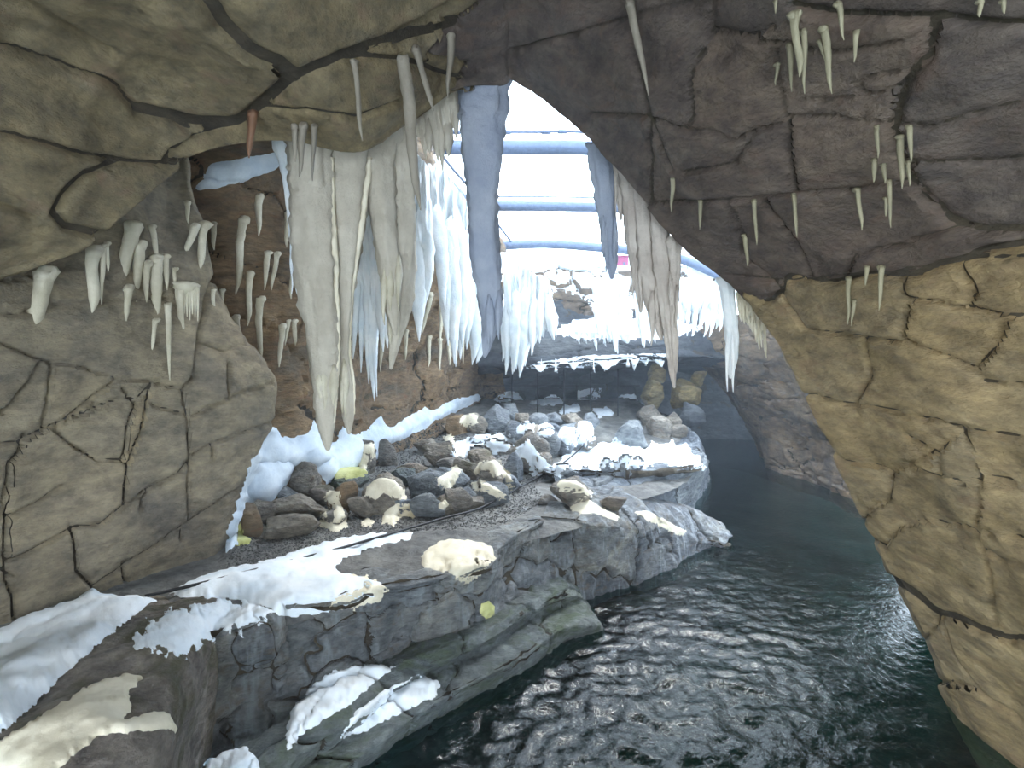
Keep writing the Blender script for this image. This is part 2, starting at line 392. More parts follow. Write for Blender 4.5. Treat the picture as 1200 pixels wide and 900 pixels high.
ceiling = obj('ceiling', (P - n * .042)[:, :454].reshape(-1, 3), gridfaces(len(tv), 454), M['mortar']); ceiling['kind'] = 'structure'
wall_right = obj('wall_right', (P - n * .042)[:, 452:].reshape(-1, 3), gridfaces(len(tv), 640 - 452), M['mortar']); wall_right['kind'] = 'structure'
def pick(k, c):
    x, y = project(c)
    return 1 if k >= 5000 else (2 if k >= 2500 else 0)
# upper right darker, wall tan: stone tone plus lamp falloff put into the colours
M['upright'] = rock_mat('shaded_umber_rock', ['544944', '665a52', '73685f'], rust='69564a', speck=.25)
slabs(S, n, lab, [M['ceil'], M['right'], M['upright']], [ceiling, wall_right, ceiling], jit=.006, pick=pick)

# ================================================================== left wall
L = []
for (py_, shift) in ((120, .25), (250, .1), (360, 0), (460, -.03), (560, 0), (640, .02), (700, .05), (790, .1)):
    zz = lambda X, d: X
    row = []
    a = D(0, py_, 3.62); b = D(150, py_, 4.45); c = D(250 + (22 if py_ < 600 else 0) - (0 if py_ < 650 else 8), py_, 5.15)
    edge = {120: 215, 250: 228, 360: 262, 460: 324, 560: 290, 640: 265, 700: 256, 790: 250}[py_]
    e = D(edge, py_, 5.6 if edge > 250 else 5.35); c = D(min(edge - 22, 272) if py_ < 600 else edge - 10, py_, 5.15)
    h = a[2]
    row = [np.array([-4.0, -3.0, h * .95]), np.array([-3.75, .5, h]), np.array([-3.55, 2.3, h]), a + [-shift, 0, 0], b + [-shift, 0, 0], c, e, e + [-.35, .35, 0], e + [-.9, .9, 0]]
    L.append(row)
left_lines = [
 [(-60, 385), (0, 400), (60, 425), (100, 430), (140, 443), (180, 447), (215, 455), (228, 440), (232, 400), (240, 350), (262, 300)],
 [(-60, 530), (0, 522), (25, 517), (50, 505), (85, 490), (135, 470), (165, 465), (180, 447)], [(-20, 510), (35, 450), (50, 422)], [(140, 443), (85, 485), (65, 505)],
 (2.6, .07, (30, 510), (25, 530), (12, 545), (8, 580), (10, 610), (8, 650), (10, 680), (18, 700), (25, 760)), [(10, 607), (45, 590), (75, 570)],
 [(65, 505), (90, 525), (115, 540), (145, 538)], (2.4, .07, (180, 447), (172, 480), (165, 510), (152, 545), (148, 570), (147, 593)),
 [(145, 455), (160, 475), (150, 505), (145, 540), (153, 550)], [(10, 658), (50, 640), (85, 620), (120, 615), (147, 593), (170, 575), (210, 555), (225, 535), (248, 520), (300, 503), (325, 493)],
 (2.3, .07, (85, 617), (90, 640), (92, 670), (110, 688), (118, 720)), [(85, 617), (108, 617)], [(110, 690), (150, 660), (190, 635), (225, 610), (278, 575)],
 [(-40, 660), (0, 665), (18, 675)], [(222, 490), (260, 470), (300, 455), (318, 448)], [(180, 475), (220, 486)], [(165, 600), (168, 585), (178, 570)], [(268, 428), (270, 468)],
 [(250, 520), (250, 537)], [(213, 617), (213, 634)], [(140, 705), (165, 697), (205, 682), (255, 663)], [(-40, 375), (0, 370), (60, 360), (130, 350), (200, 352)],
 [(215, 455), (222, 490), (221, 560), (222, 612)], [(60, 425), (60, 440), (50, 506)], [(0, 330), (60, 318), (100, 306)], [(145, 660), (150, 690)], [(232, 400), (260, 410), (318, 395)]]
tu = np.concatenate([np.linspace(0, 3, 24)[:-1], np.linspace(3, 6.3, 150)[:-1], np.linspace(6.3, 8, 14)])
rough_patch('wall_left', L, len(tu), 190, M['left'], lines=left_lines, amp=(.07, .9), fine=(.028, 3.5), tu=tu, to=(3, 3, 2.5), jit=.005)

# ================================================================== far left wall, overhanging
cols = [  # (px, depth) with rows top lip, lip, under lip, middle, base
 [(150, 150, 5.6), (150, 230, 5.9), (160, 320, 6.3), (200, 430, 6.3), (220, 560, 6.2), (230, 700, 5.8)],
 [(300, 120, 6.2), (295, 200, 6.1), (300, 250, 6.6), (300, 400, 6.7), (300, 540, 6.6), (290, 650, 6.1)],
 [(400, 105, 7.2), (400, 190, 7.0), (400, 260, 7.8), (400, 400, 8.2), (400, 500, 8.3), (385, 600, 7.6)],
 [(470, 130, 8.5), (470, 215, 8.3), (465, 300, 9.2), (455, 400, 10), (455, 490, 10.4), (450, 560, 9.6)],
 [(520, 205, 10), (525, 245, 9.8), (520, 320, 10.6), (515, 400, 11.8), (515, 470, 12.8), (510, 520, 12)],
 [(560, 262, 12), (565, 290, 11.8), (562, 350, 12.6), (556, 410, 14), (552, 462, 15), (550, 500, 14.5)],
 [(600, 312, 14.5), (610, 335, 14.2), (606, 375, 14.8), (596, 420, 16.5), (590, 455, 17), (590, 485, 17)]]
WL = [[D(*cols[c][r]) for c in range(len(cols))] for r in range(6)]
WL.insert(0, [p + np.array([-2.0, .6, .3]) for p in WL[0]])
far_left = rough_patch('wall_far_left', WL, 210, 150, M['orange'], cell=1.9, amp=(.2, .6), fine=(.05, 2.5), to=(3, 4, 2), squash=(1, 1, 2.2), groove=.07, jit=.04)

# ================================================================== back wall with the flat lip over the grotto
BK = []
for (pts) in (
 [(560, 300, 18), (640, 322, 17.5), (720, 326, 17), (800, 318, 16.5), (870, 330, 15), (960, 350, 13)],
 [(560, 318, 16.2), (640, 330, 15.8), (720, 334, 15.5), (800, 330, 15), (870, 345, 14), (960, 365, 12.5)],
 [(560, 375, 16), (640, 372, 15.6), (720, 368, 15.3), (800, 366, 14.8), (870, 372, 13.8), (960, 390, 12.5)],
 [(560, 392, 14.8), (640, 388, 14.4), (720, 386, 14.0), (800, 384, 13.7), (870, 392, 13.3), (960, 400, 12.4)],
 [(560, 412, 14.2), (640, 408, 13.6), (720, 404, 13.3), (800, 404, 13.2), (870, 412, 13.1), (960, 420, 12.4)],
 [(560, 436, 14.2), (640, 430, 13.6), (720, 426, 13.3), (800, 424, 13.3), (870, 428, 13.2), (960, 440, 12.5)],
 [(560, 440, 16.5), (640, 434, 16.5), (720, 431, 16.5), (800, 430, 16.2), (870, 436, 15.5), (960, 446, 14)],
 [(560, 455, 19), (640, 450, 19), (720, 448, 19), (800, 450, 18.8), (870, 455, 18), (960, 465, 16)],
 [(560, 500, 19), (640, 505, 19), (720, 508, 19), (800, 515, 18.8), (870, 520, 18), (960, 520, 16)]):
    BK.append([D(*p) for p in pts])
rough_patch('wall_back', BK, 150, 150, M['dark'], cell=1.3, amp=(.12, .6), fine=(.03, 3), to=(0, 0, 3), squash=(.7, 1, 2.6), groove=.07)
# upper rock outcrop that shows between the snow
BO = [[D(x, y + (dy), d) for x, d, dy in ((600, 16.4, 0), (650, 15.9, -4), (700, 15.6, 0), (760, 15.4, -2), (840, 14.4, 4))] for y, _ in ((322, 0), (334, 0), (350, 0), (368, 0), (392, 0))]
BO = [[p + np.array([0, -.55 + .12 * i, 0]) for p in r] for i, r in enumerate(BO)]
outc = rough_patch('rock_outcrop', BO, 120, 60, M['back'], cell=.8, amp=(.1, .8), fine=(.03, 3), kind='', squash=(.7, 1, 2), groove=.08)
tag(outc, 'pinkish brown layered rock outcrop under the far snow cap', 'rock')

# ================================================================== far right wall with the dark archway
FR = []
LB = [(792, 385, 14.5), (806, 408, 14.4), (832, 436, 14.3), (856, 466, 14.2), (878, 500, 14.0), (895, 534, 13.6), (905, 560, 13.3)]
RB = [(1040, 330, 9), (1040, 380, 9), (1045, 420, 9), (1050, 460, 9), (1060, 510, 9), (1070, 570, 9), (1080, 640, 9)]
for a, b in zip(LB, RB):
    r = [D(a[0] - 12 * 0, a[1], a[2]) + np.array([.5, 1.6, .2]), D(*a)]
    for t in (.33, .66, 1): r.append(D(a[0] + (b[0] - a[0]) * t, a[1] + (b[1] - a[1]) * t, 1 / ((1 - t) / a[2] + t / b[2])))
    FR.append(r)
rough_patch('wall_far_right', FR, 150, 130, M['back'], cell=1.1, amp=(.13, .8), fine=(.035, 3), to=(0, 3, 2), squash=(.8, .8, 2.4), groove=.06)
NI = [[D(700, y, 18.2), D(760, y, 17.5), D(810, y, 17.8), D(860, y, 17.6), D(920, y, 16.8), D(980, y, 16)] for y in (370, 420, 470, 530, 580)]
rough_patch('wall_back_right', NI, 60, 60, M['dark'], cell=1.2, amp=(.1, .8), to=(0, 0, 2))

# ================================================================== terrace ground
GR_ = [(1000, -500, 200, .97), (860, -200, 185, .97), (760, -80, 232, .98), (706, 90, 388, .99), (682, 130, 452, .98), (655, 170, 560, .98), (628, 200, 610, .98), (606, 230, 690, .97),
       (584, 250, 740, .95), (562, 262, 800, .93), (540, 300, 818, .93), (520, 340, 818, .97), (504, 380, 806, 1.08), (490, 420, 790, 1.22), (478, 470, 770, 1.4), (468, 520, 750, 1.5)]
G = []
for y, a, b, z in GR_:
    G.append([Z(a + (b - a) * t, y, z) for t in (0, .25, .5, .75, .93, 1.0)])
    G[-1][-1] = G[-1][-1] + np.array([0, 0, -.08])
P = surf(G, 240, 330); n = normals(P); n = n * np.sign(n[..., 2:3])
P = P + n * (.05 * fbm(P, 1.2, 3) + .018 * fbm(P, 6, 4))[..., None]
floor = obj('floor', P.reshape(-1, 3), gridfaces(330, 240), M['ground'], solid=True); floor['kind'] = 'structure'

# ================================================================== cliff along the terrace
def islands(Q):
    par = {}
    def root(x):
        while par.setdefault(x, x) != x: par[x] = par[par[x]]; x = par[x]
        return x
    L_ = Q.tolist()
    for q in L_:
        r0 = root(q[0])
        for x in q[1:]: par[root(x)] = r0
    rt = np.array([root(q[0]) for q in L_])
    return [Q[rt == v] for v in np.unique(rt)]
def ledge(name, label, cat, stations, nu, nv, mat, cell, bulge=.06, amp=(.05, 1.6), fine=(.02, 6), groove=.05, squash=(1, 1, 1), width=.012, pname='rock_block', jit=.015, flat_top=0, linear=0):
    ctrl = []
    for row in range(len(stations[0])): ctrl.append([Z(*s[row]) for s in stations])
    ctrl = np.array(ctrl)
    if linear:
        tv_ = np.linspace(0, len(ctrl) - 1, nv); i_ = np.minimum(tv_.astype(int), len(ctrl) - 2); f_ = (tv_ - i_)[:, None, None]
        P = cr((ctrl[i_] * (1 - f_) + ctrl[i_ + 1] * f_).transpose(1, 0, 2), np.linspace(0, ctrl.shape[1] - 1, nu)).transpose(1, 0, 2)
        for _ in range(linear): P[1:-1] = (P[:-2] + 2 * P[1:-1] + P[2:]) / 4
    else: P = surf(ctrl, nu, nv)
    n = facing(P, normals(P))
    P = P + n * (amp[0] * fbm(P, amp[1], 3) + fine[0] * fbm(P + 5, fine[1], 4))[..., None]
    Q = P * np.array(squash) / cell; Q = Q + 0.3 * np.stack([fbm(Q + s, 1.0, 3) for s in (0, 31, 57)], -1)
    f1, f2, ID = worley(Q); dd = ((f2 - f1) * cell * .5).reshape(P.shape[:2])
    fade = np.clip((np.linspace(0, 1, nv) - flat_top) / .08, 0, 1)[:, None] if flat_top else 1.0
    S = P - n * (fade * groove * np.exp(-(dd / width) ** 2))[..., None]
    base = ctrl.reshape(-1, 3).mean(0); base[2] = ctrl[..., 2].min()
    e = empty(name, base); tag(e, label, cat)
    b = P - n * groove * .85
    part('joint_bed', b.reshape(-1, 3), gridfaces(*b.shape[:2]), M['mortar'], e)
    lab = ID.reshape(nv, nu)[:-1, :-1].reshape(-1); Fc = gridfaces(nv, nu); V = S.reshape(-1, 3); NN = n.reshape(-1, 3)
    rs = random.Random(11)
    for f in [g_ for k in np.unique(lab) for g_ in islands(Fc[lab == k])]:
        if len(f) < 10: continue
        u, inv = np.unique(f.ravel(), return_inverse=True)
        part(pname, V[u] + NN[u] * rs.uniform(-jit, jit), inv.reshape(-1, 4), mat, e, solid=True)
    return e
def drop(t, b, n=3, back=.5, inn=.12):
    """From the lip at t down to b: first a strip lying back on the terrace, then the rounded lip and the face."""
    pts = [(t[0] - back * 60, t[1] - back * 40, t[2] - .07), (t[0] - 4, t[1] - 4, t[2] + .03), (t[0], t[1] + 6, t[2] - .05)]
    for i in range(1, n + 1):
        s = i / n; pts.append((t[0] + (b[0] - t[0]) * s, t[1] + (b[1] - t[1]) * s, t[2] - .05 + (b[2] - t[2] + .05) * s))
    return pts
ST = [((250, 752, 1.0), (228, 925, .1)), ((318, 716, 1.0), (326, 870, .2)), ((395, 708, 1.0), (400, 822, .3)), ((452, 690, 1.0), (470, 772, .34)), ((492, 684, 1.0), (500, 762, .3)),
      ((575, 662, 1.0), (565, 742, .3)), ((592, 635, 1.0), (602, 712, .35)), ((640, 610, 1.0), (652, 686, .33))]
ledge('terrace_cliff', 'cracked dark wet rock cliff dropping from the snowy path to the lower ledges', 'cliff', [drop(t, b) for t, b in ST], 330, 110, M['cliff'], .5, squash=(1, 1, 1.3), groove=.06, flat_top=.36)
ST2 = [((636, 604, 1.02), (648, 700, .2)), ((672, 606, .98), (676, 712, .0)), ((706, 612, .9), (700, 712, -.12)), ((750, 612, .74), (738, 700, -.12)), ((795, 612, .5), (785, 682, -.15)), ((830, 622, .25), (822, 660, -.15)), ((853, 632, .06), (862, 645, -.12))]
sl = []
for (t, b), bk in zip(ST2, ((650, 568, 1.0), (690, 568, .98), (732, 574, .92), (772, 586, .72), (808, 598, .5), (836, 612, .22), (858, 629, .0))):
    m = [(bk[0] + (t[0] - bk[0]) * s, bk[1] + (t[1] - bk[1]) * s, bk[2] + (t[2] - bk[2]) * s + .02) for s in (0, .5)]
    sl.append([(bk[0], bk[1] - 3, bk[2] - .12)] + m + [t, (t[0] + 1, t[1] + 14, t[2] - .13)] + [((t[0] + (b[0] - t[0]) * s), t[1] + (b[1] - t[1]) * s, t[2] + (b[2] - t[2]) * s) for s in (.5, 1)])
M['slab'] = rock_mat('grey_streaked_slab', ['596068', '7d8288', '9a9a94'], rough=.4, scale=1.6, bump=.8, streak='b4bcc4', rust='77664e')
ledge('rock_slab_point', 'long grey streaked rock slab tapering to a point in the green water', 'rock', sl, 220, 120, M['slab'], .85, squash=(1, 1, .8), groove=.05, pname='slab_piece')
TI = [((648, 556, 1.06), (655, 572, .98)), ((700, 556, 1.07), (722, 582, .88)), ((752, 557, 1.04), (772, 602, .5)), ((800, 552, 1.02), (803, 612, -.1)), ((826, 544, .96), (824, 590, -.3)),
      ((822, 524, .98), (834, 566, -.3)), ((812, 508, 1.05), (826, 545, -.3)), ((792, 494, 1.15), (800, 528, -.3)), ((770, 484, 1.25), (770, 520, -.3))]
ti = []
for t, b in TI:
    ti.append([(t[0] - 34, t[1] - 8, t[2] - .06), (t[0] - 6, t[1] - 2, t[2] + .02)] + [(t[0] + (b[0] - t[0]) * s, t[1] + (b[1] - t[1]) * s, t[2] + (b[2] - t[2]) * s) for s in (0, .33, .66, 1)])
ledge('upper_rock_tier', 'blue grey rounded rock tier ending above the water, white snow on top', 'rock', ti, 200, 80, M['bluerock'], .9, squash=(1, 1, .8), pname='slab_piece')

# lower steps
STP = [[(228, 905, .42), (270, 915, .42), (290, 940, .4), (305, 965, .2), (345, 985, .16), (360, 1010, -.25)],
       [(318, 850, .42), (335, 868, .45), (345, 890, .4), (352, 902, .2), (385, 918, .2), (400, 935, -.25)],
       [(395, 805, .42), (408, 822, .45), (418, 842, .38), (425, 850, .22), (455, 862, .24), (463, 888, -.25)],
       [(455, 766, .4), (468, 780, .42), (478, 797, .36), (484, 802, .24), (528, 815, .25), (545, 842, -.25)],
       [(545, 722, .4), (562, 740, .42), (570, 752, .36), (574, 757, .25), (612, 772, .25), (624, 802, -.25)],
       [(600, 690, .4), (622, 704, .42), (628, 716, .36), (632, 720, .24), (658, 738, .25), (668, 768, -.25)],
       [(645, 670, .4), (664, 688, .4), (672, 699, .32), (676, 703, .2), (697, 732, .2), (706, 752, -.25)],
       [(662, 672, .3), (680, 694, .15), (686, 704, .1), (690, 708, .02), (704, 732, -.02), (712, 745, -.3)]]
def sharp(st):
    out = [st[0]]
    for a, b in zip(st[:-1], st[1:]):
        for t in (.1, .9, 1.0): out.append(tuple(a[i] + (b[i] - a[i]) * t for i in range(3)))
    return out
ledge('lower_ledge', 'wet mossy green two-step rock ledge at the water edge', 'rock', STP, 280, 150, M['mossy'], .8, squash=(.8, .8, .4), amp=(.03, 1.4), groove=.04, pname='ledge_piece', fine=(.022, 7), jit=.006, linear=6)

# foreground boulder bottom left
FB = []
for tY, pts in enumerate([
  [(-260, 860, .85), (-120, 940, .9), (0, 1010, .9), (90, 1080, .9)],
  [(-160, 800, 1.08), (-60, 850, 1.25), (60, 930, 1.3), (120, 1010, 1.1)],
  [(-40, 812, .95), (20, 820, 1.28), (150, 870, 1.32), (208, 960, .9), (214, 1040, .3)],
  [(20, 775, .95), (95, 770, 1.22), (190, 815, 1.28), (226, 880, .9), (222, 980, .3)],
  [(95, 728, .96), (150, 728, 1.14), (215, 758, 1.2), (250, 810, .8), (238, 900, .3)],
  [(150, 703, .96), (195, 706, 1.08), (240, 716, 1.12), (262, 760, .8), (255, 860, .3)],
  [(215, 698, .96), (232, 699, 1.0), (262, 704, 1.03), (285, 725, .8), (290, 800, .3)]]):
    if len(pts) == 4: pts.append((pts[-1][0] + 10, pts[-1][1] + 60, .3))
    FB.append(pts)
ledge('foreground_boulder', 'large rounded purple grey boulder in the bottom left corner', 'boulder', FB, 150, 130, M['front'], 1.6, groove=.04, amp=(.05, 1.4), fine=(.02, 6), pname='boulder_face', squash=(1, 1, .7), jit=.004)
BL = [[(235, 728, .93), (248, 735, 1.03), (250, 755, .98), (246, 800, .7), (240, 850, .4), (232, 905, .1)],
      [(262, 714, .95), (280, 722, 1.05), (284, 742, .99), (282, 790, .7), (278, 840, .4), (270, 895, .1)],
      [(290, 706, .95), (312, 713, 1.05), (318, 730, .99), (320, 780, .7), (326, 825, .4), (322, 880, .1)],
      [(310, 703, .93), (326, 706, 1.0), (334, 722, .95), (338, 770, .7), (342, 810, .4), (340, 860, .1)]]
ledge('cliff_block', 'dark green stained square rock block with dusted snow beside the foreground boulder', 'rock', BL, 90, 110, M['cliff'], .6, groove=.04, pname='block_face', jit=.004)

# ================================================================== boulders
def ground_hit(bvh, px, py, far=60):
    r = rays(px, py); r = r / np.linalg.norm(r)
    h = bvh.ray_cast(Vector(CAM), Vector(r), far)
    return h
def make_bvh():
    vs, fs, o = [], [], 0
    for V, Fc in COLLIDE:
        vs.append(V); fs.append(Fc + o); o += len(V)
    V = np.concatenate(vs).tolist(); Fa = [f for a in fs for f in a.tolist()]
    return BVHTree.FromPolygons(V, Fa)
bvh = make_bvh(); BANK_BVH = bvh
ICO = {}
for s in (3, 4, 5):
    bm = bmesh.new(); bmesh.ops.create_icosphere(bm, subdivisions=s, radius=1)
    ICO[s] = (np.array([v.co[:] for v in bm.verts]), np.array([[v.index for v in f.verts] for f in bm.faces])); bm.free()
ORD = ['', 'second ', 'third ', 'fourth ', 'fifth ', 'sixth ', 'seventh ', 'eighth ', 'ninth ', 'tenth ', 'eleventh ', 'twelfth ', 'thirteenth ', 'fourteenth ', 'fifteenth ', 'sixteenth ', 'seventeenth ',
       'eighteenth ', 'nineteenth ', 'twentieth ', 'twenty-first ', 'twenty-second ', 'twenty-third ', 'twenty-fourth ', 'twenty-fifth ', 'twenty-sixth ', 'twenty-seventh ', 'twenty-eighth ', 'twenty-ninth ', 'thirtieth ', 'thirty-first ', 'thirty-second ', 'thirty-third ', 'thirty-fourth ']
def nth(i): return 'leftmost ' if i == 0 else ORD[i] + 'from left '
def boulder(px, py, w, h, mat, label, deep=.8, sub=3, seed=0, d=None, cuts=15, name='boulder', group=None):
    hit = ground_hit(bvh, px, py)
    p = np.array(hit[0]) if d is None else D(px, py, d)
    k = p[1] / F; a = w * k / 2; c = h * k; b = a * deep
    rs = np.random.RandomState(seed * 13 + int(px) * 7 + int(py))
    V, Fc = ICO[sub]; V = V.copy()
    V = np.sign(V) * np.abs(V) ** .8
    for _ in range(cuts):
        nn = rs.normal(size=3); nn[2] = nn[2] * .6; nn /= np.linalg.norm(nn); o = rs.uniform(.48, .85)
        e = np.maximum(0, V @ nn - o); V = V - e[:, None] * nn * .92
    V = V + V * (.13 * fbm(V + rs.uniform(0, 50, 3), 1.1, 5) - .10 * np.exp(-(perlin(V * 1.5 + rs.uniform(0, 50, 3)) / .05) ** 2))[:, None]
    V *= np.array([a, b, c * .62]); V[:, 2] += c * .38; V[:, 1] += b * .55
    ang = rs.uniform(-.25, .25); R = np.array([[math.cos(ang), 0, -math.sin(ang)], [0, 1, 0], [math.sin(ang), 0, math.cos(ang)]])
    V = V @ R.T
    o = obj(name, V + p, Fc, mat, origin=p, solid=True)
    tag(o, label, 'boulder' if name == 'boulder' else 'rock', group)
    return o
B, BB = M['boulder'], M['bluerock']
rocks = [
 (349, 583, 42, 38, B, 'dark grey pointed boulder at the foot of the pale snow bank', .8),
 (296, 628, 26, 40, M['orange'], 'small orange brown boulder at the lower tip of the snow bank', .8),
 (335, 608, 86, 26, B, 'long flat grey rock below the pointed grey boulder', .5),
 (342, 628, 80, 22, B, 'low brown rock lying on the path edge under the long flat rock', .4),
 (398, 600, 34, 34, M['orange'], 'rusty boulder behind the dripping cream snow figure', .7),
 (418, 552, 46, 34, B, 'grey boulder with snow streaks against the snow bank', .8),
 (448, 545, 32, 30, B, 'smaller snow-striped boulder right beside the streaked one', .8),
 (405, 575, 66, 26, M['mossy'], 'mossy flat rock under the snow-streaked boulders', .6),
 (453, 602, 56, 44, B, 'round boulder wearing a thick cream snow cap beside the path', .8),
 (425, 605, 40, 22, B, 'dark low rock left of the round cream-capped boulder', .6),
 (492, 588, 52, 34, BB, 'blue grey boulder right of the round cream-capped boulder', .7),
 (530, 578, 40, 34, BB, 'blue grey boulder with snow running down its right side', .7),
 (500, 606, 40, 24, BB, 'small blue grey rock at the path edge under blue boulder', .6),
 (535, 600, 36, 26, B, 'small grey rock with round snow blob beside it', .6),
 (513, 546, 46, 30, B, 'purplish brown boulder with cream snow on its right shoulder', .7),
 (470, 568, 40, 22, M['mossy'], 'mossy rock behind the blue grey boulder', .6),
 (577, 572, 44, 36, B, 'grey boulder draped with dripping white snow fingers', .8),
 (580, 590, 52, 24, BB, 'low bluish rock with a bean shaped snow cap', .6),
 (622, 556, 36, 44, B, 'grey boulder striped by slanting snow bands', .8),
 (600, 562, 24, 32, BB, 'narrow blue grey stone between two snow striped boulders', .7),
 (556, 506, 26, 26, B, 'grey stone crowned with cream snow near far snow bank', .8),
 (535, 508, 30, 22, M['orange'], 'brown stone topped by flat cream snow beside far bank', .8),
 (580, 505, 34, 32, BB, 'dark blue grey boulder left of the domed stone heap', .8),
 (600, 498, 24, 24, BB, 'small dark stone tucked behind the heap left shoulder', .8),
 (673, 592, 46, 28, B, 'snow-capped boulder at the head of the long slab', .8),
 (716, 596, 34, 15, M['front'], 'smooth brown boulder lying on the long slab', .6),
 (742, 522, 40, 28, BB, 'dark blue boulder on the snowy far tier', .8),
 (775, 512, 36, 24, B, 'grey boulder right of the dark blue one on far tier', .8),
 (795, 512, 20, 16, B, 'small grey stone at far right corner of tier', .8),
 (712, 552, 16, 14, BB, 'tiny left stone of three poking through tier snow', .8),
 (730, 552, 16, 18, BB, 'tiny middle stone of three poking through tier snow', .8),
 (746, 550, 16, 12, BB, 'tiny right stone of three poking through tier snow', .8),
 (640, 590, 26, 10, B, 'flat little stone where cable bends on the path', .6),
]
for i, r in enumerate(rocks): boulder(r[0], r[1] + 2, r[2] * 1.22, r[3] * 1.12, r[4], r[5], deep=r[6], sub=5 if r[2] > 36 else 4, seed=i)
heap = [(618, 530, 26, 30), (640, 533, 28, 34), (664, 532, 28, 34), (686, 524, 26, 34), (604, 512, 22, 22), (612, 498, 22, 16), (630, 500, 26, 18), (650, 498, 26, 16), (672, 500, 30, 18), (692, 505, 20, 26),
        (624, 512, 30, 16), (648, 511, 30, 16), (672, 512, 30, 16)]
heap.sort(key=lambda r: (r[1] > 506, r[1] > 520, r[0]))
fillers = [(375, 592, 30, 22), (440, 586, 30, 18), (470, 602, 32, 20), (520, 602, 30, 20), (556, 596, 28, 16), (548, 562, 34, 26), (484, 562, 40, 20), (566, 550, 40, 22), (530, 557, 36, 20), (612, 546, 30, 26), (584, 531, 34, 16), (302, 614, 32, 26),
           (330, 590, 32, 20), (504, 577, 34, 26), (456, 577, 30, 18), (546, 590, 30, 20), (420, 590, 30, 18), (392, 612, 30, 14), (600, 575, 24, 18), (638, 548, 26, 18), (660, 556, 24, 12), (500, 530, 30, 16), (560, 520, 24, 12)]
for i, (x, y, w, h) in enumerate(sorted(fillers)): boulder(x, y + 2, w * 1.2, h * 1.1, (B, BB, M['front'])[i % 3], f'{nth(i)}of the small stones wedged between the snow capped boulders', sub=4, seed=400 + i, group='wedged stones')
cnt = {}
for i, (x, y, w, h) in enumerate(heap):
    row = 'bottom' if y > 520 else ('middle' if y > 506 else 'top')
    j = cnt.get(row, 0); cnt[row] = j + 1
    boulder(x, y, w * 1.35, h * .9, BB if i % 3 else B, f'{nth(j)}stone in the {row} row of the domed stone heap', deep=.9, seed=100 + i, d=11.6 - (y - 498) * .045, group='stones of the domed heap')
pil = [(766, 478, 40, 34, 'pillar', 'left lower yellow stone of the far pillar', 13.4), (770, 448, 34, 26, 'pillar', 'yellow stone block directly under the far ledge', 13.6), (764, 500, 44, 26, 'boulder', 'grey stone at the base of the far yellow pillar', 13.0),
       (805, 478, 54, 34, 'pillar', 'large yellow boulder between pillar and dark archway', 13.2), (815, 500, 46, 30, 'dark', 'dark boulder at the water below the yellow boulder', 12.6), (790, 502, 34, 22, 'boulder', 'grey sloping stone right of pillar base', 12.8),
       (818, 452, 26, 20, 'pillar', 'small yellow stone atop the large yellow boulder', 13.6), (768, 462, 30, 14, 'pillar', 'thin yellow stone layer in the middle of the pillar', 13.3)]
for i, (x, y, w, h, m, l, d) in enumerate(pil): boulder(x, y, w, h, M[m], l, seed=200 + i, d=d, cuts=26, sub=4)
gro = [(600, 474, 40, 20), (640, 476, 46, 24), (690, 470, 50, 26), (730, 478, 40, 28), (620, 488, 50, 14), (668, 484, 44, 16), (715, 492, 60, 20), (575, 470, 40, 24), (640, 452, 40, 12), (700, 450, 60, 14)]
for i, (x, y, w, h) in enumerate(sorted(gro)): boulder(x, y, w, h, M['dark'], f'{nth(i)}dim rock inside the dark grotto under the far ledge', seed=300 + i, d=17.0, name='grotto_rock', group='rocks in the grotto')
gf = [[Z(x, y, z) for x in (540, 620, 700, 780, 860)] for y, z in ((508, 1.0), (500, 1.1), (490, 1.2), (480, 1.4))]
gf = [[np.array([x, y, z]) for x in (-1.5, .5, 2.5, 3.9, 4.6)] for y, z in ((14.5, 1.0), (16, .9), (17.5, 1.0), (19.2, 1.4))]
PP = surf(gf, 80, 60); PP[..., 2] += .1 * fbm(PP, 1.5, 4)
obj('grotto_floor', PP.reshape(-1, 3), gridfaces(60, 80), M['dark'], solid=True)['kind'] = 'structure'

# ================================================================== water
wx = np.concatenate([np.arange(-4.5, 4.0, .045), np.arange(4.0, 10.5, .09)]); wy = np.concatenate([np.arange(-3, 8, .045), np.arange(8, 20, .1)])
X, Y = np.meshgrid(wx, wy)
W = np.stack([X, Y, X * 0], -1)
warp = fbm(W * np.array([1, 1, 1]), .5, 2)
a = fbm(np.stack([X * 1.1 + warp, Y * 1.9 - warp * .7, X * 0 + .3], -1), 1.0, 2); b_ = fbm(np.stack([X * 4.2 + a, Y * 6.5 + warp, X * 0 + 5.3], -1), 1.0, 3)
calm = np.clip(1.15 - (Y - 4) / 7, .22, 1) * np.clip(1.25 - np.abs(X - .6) / 3.6, .3, 1)
W[..., 2] = calm * (.032 * a + .042 * (1 - np.abs(b_)) ** 2)
nt = NT('green_rippled_water')
out = nt.a('ShaderNodeOutputMaterial'); geo = nt.a('ShaderNodeNewGeometry')
nz = nt.a('ShaderNodeTexNoise', Scale=16.0, Detail=4.0, Roughness=0.55, Distortion=0.8); nt.l(geo.outputs['Position'], nz.inputs['Vector'])
bp = nt.a('ShaderNodeBump', Strength=0.35, Distance=0.03); nt.l(nz.outputs[0], bp.inputs['Height'])
fr = nt.a('ShaderNodeFresnel', IOR=1.33); nt.l(bp.outputs[0], fr.inputs['Normal'])
tr = nt.a('ShaderNodeBsdfTransparent', Color=(.16, .34, .31, 1)); gl = nt.a('ShaderNodeBsdfGlossy', Color=(1, 1, 1, 1), Roughness=0.025); nt.l(bp.outputs[0], gl.inputs['Normal'])
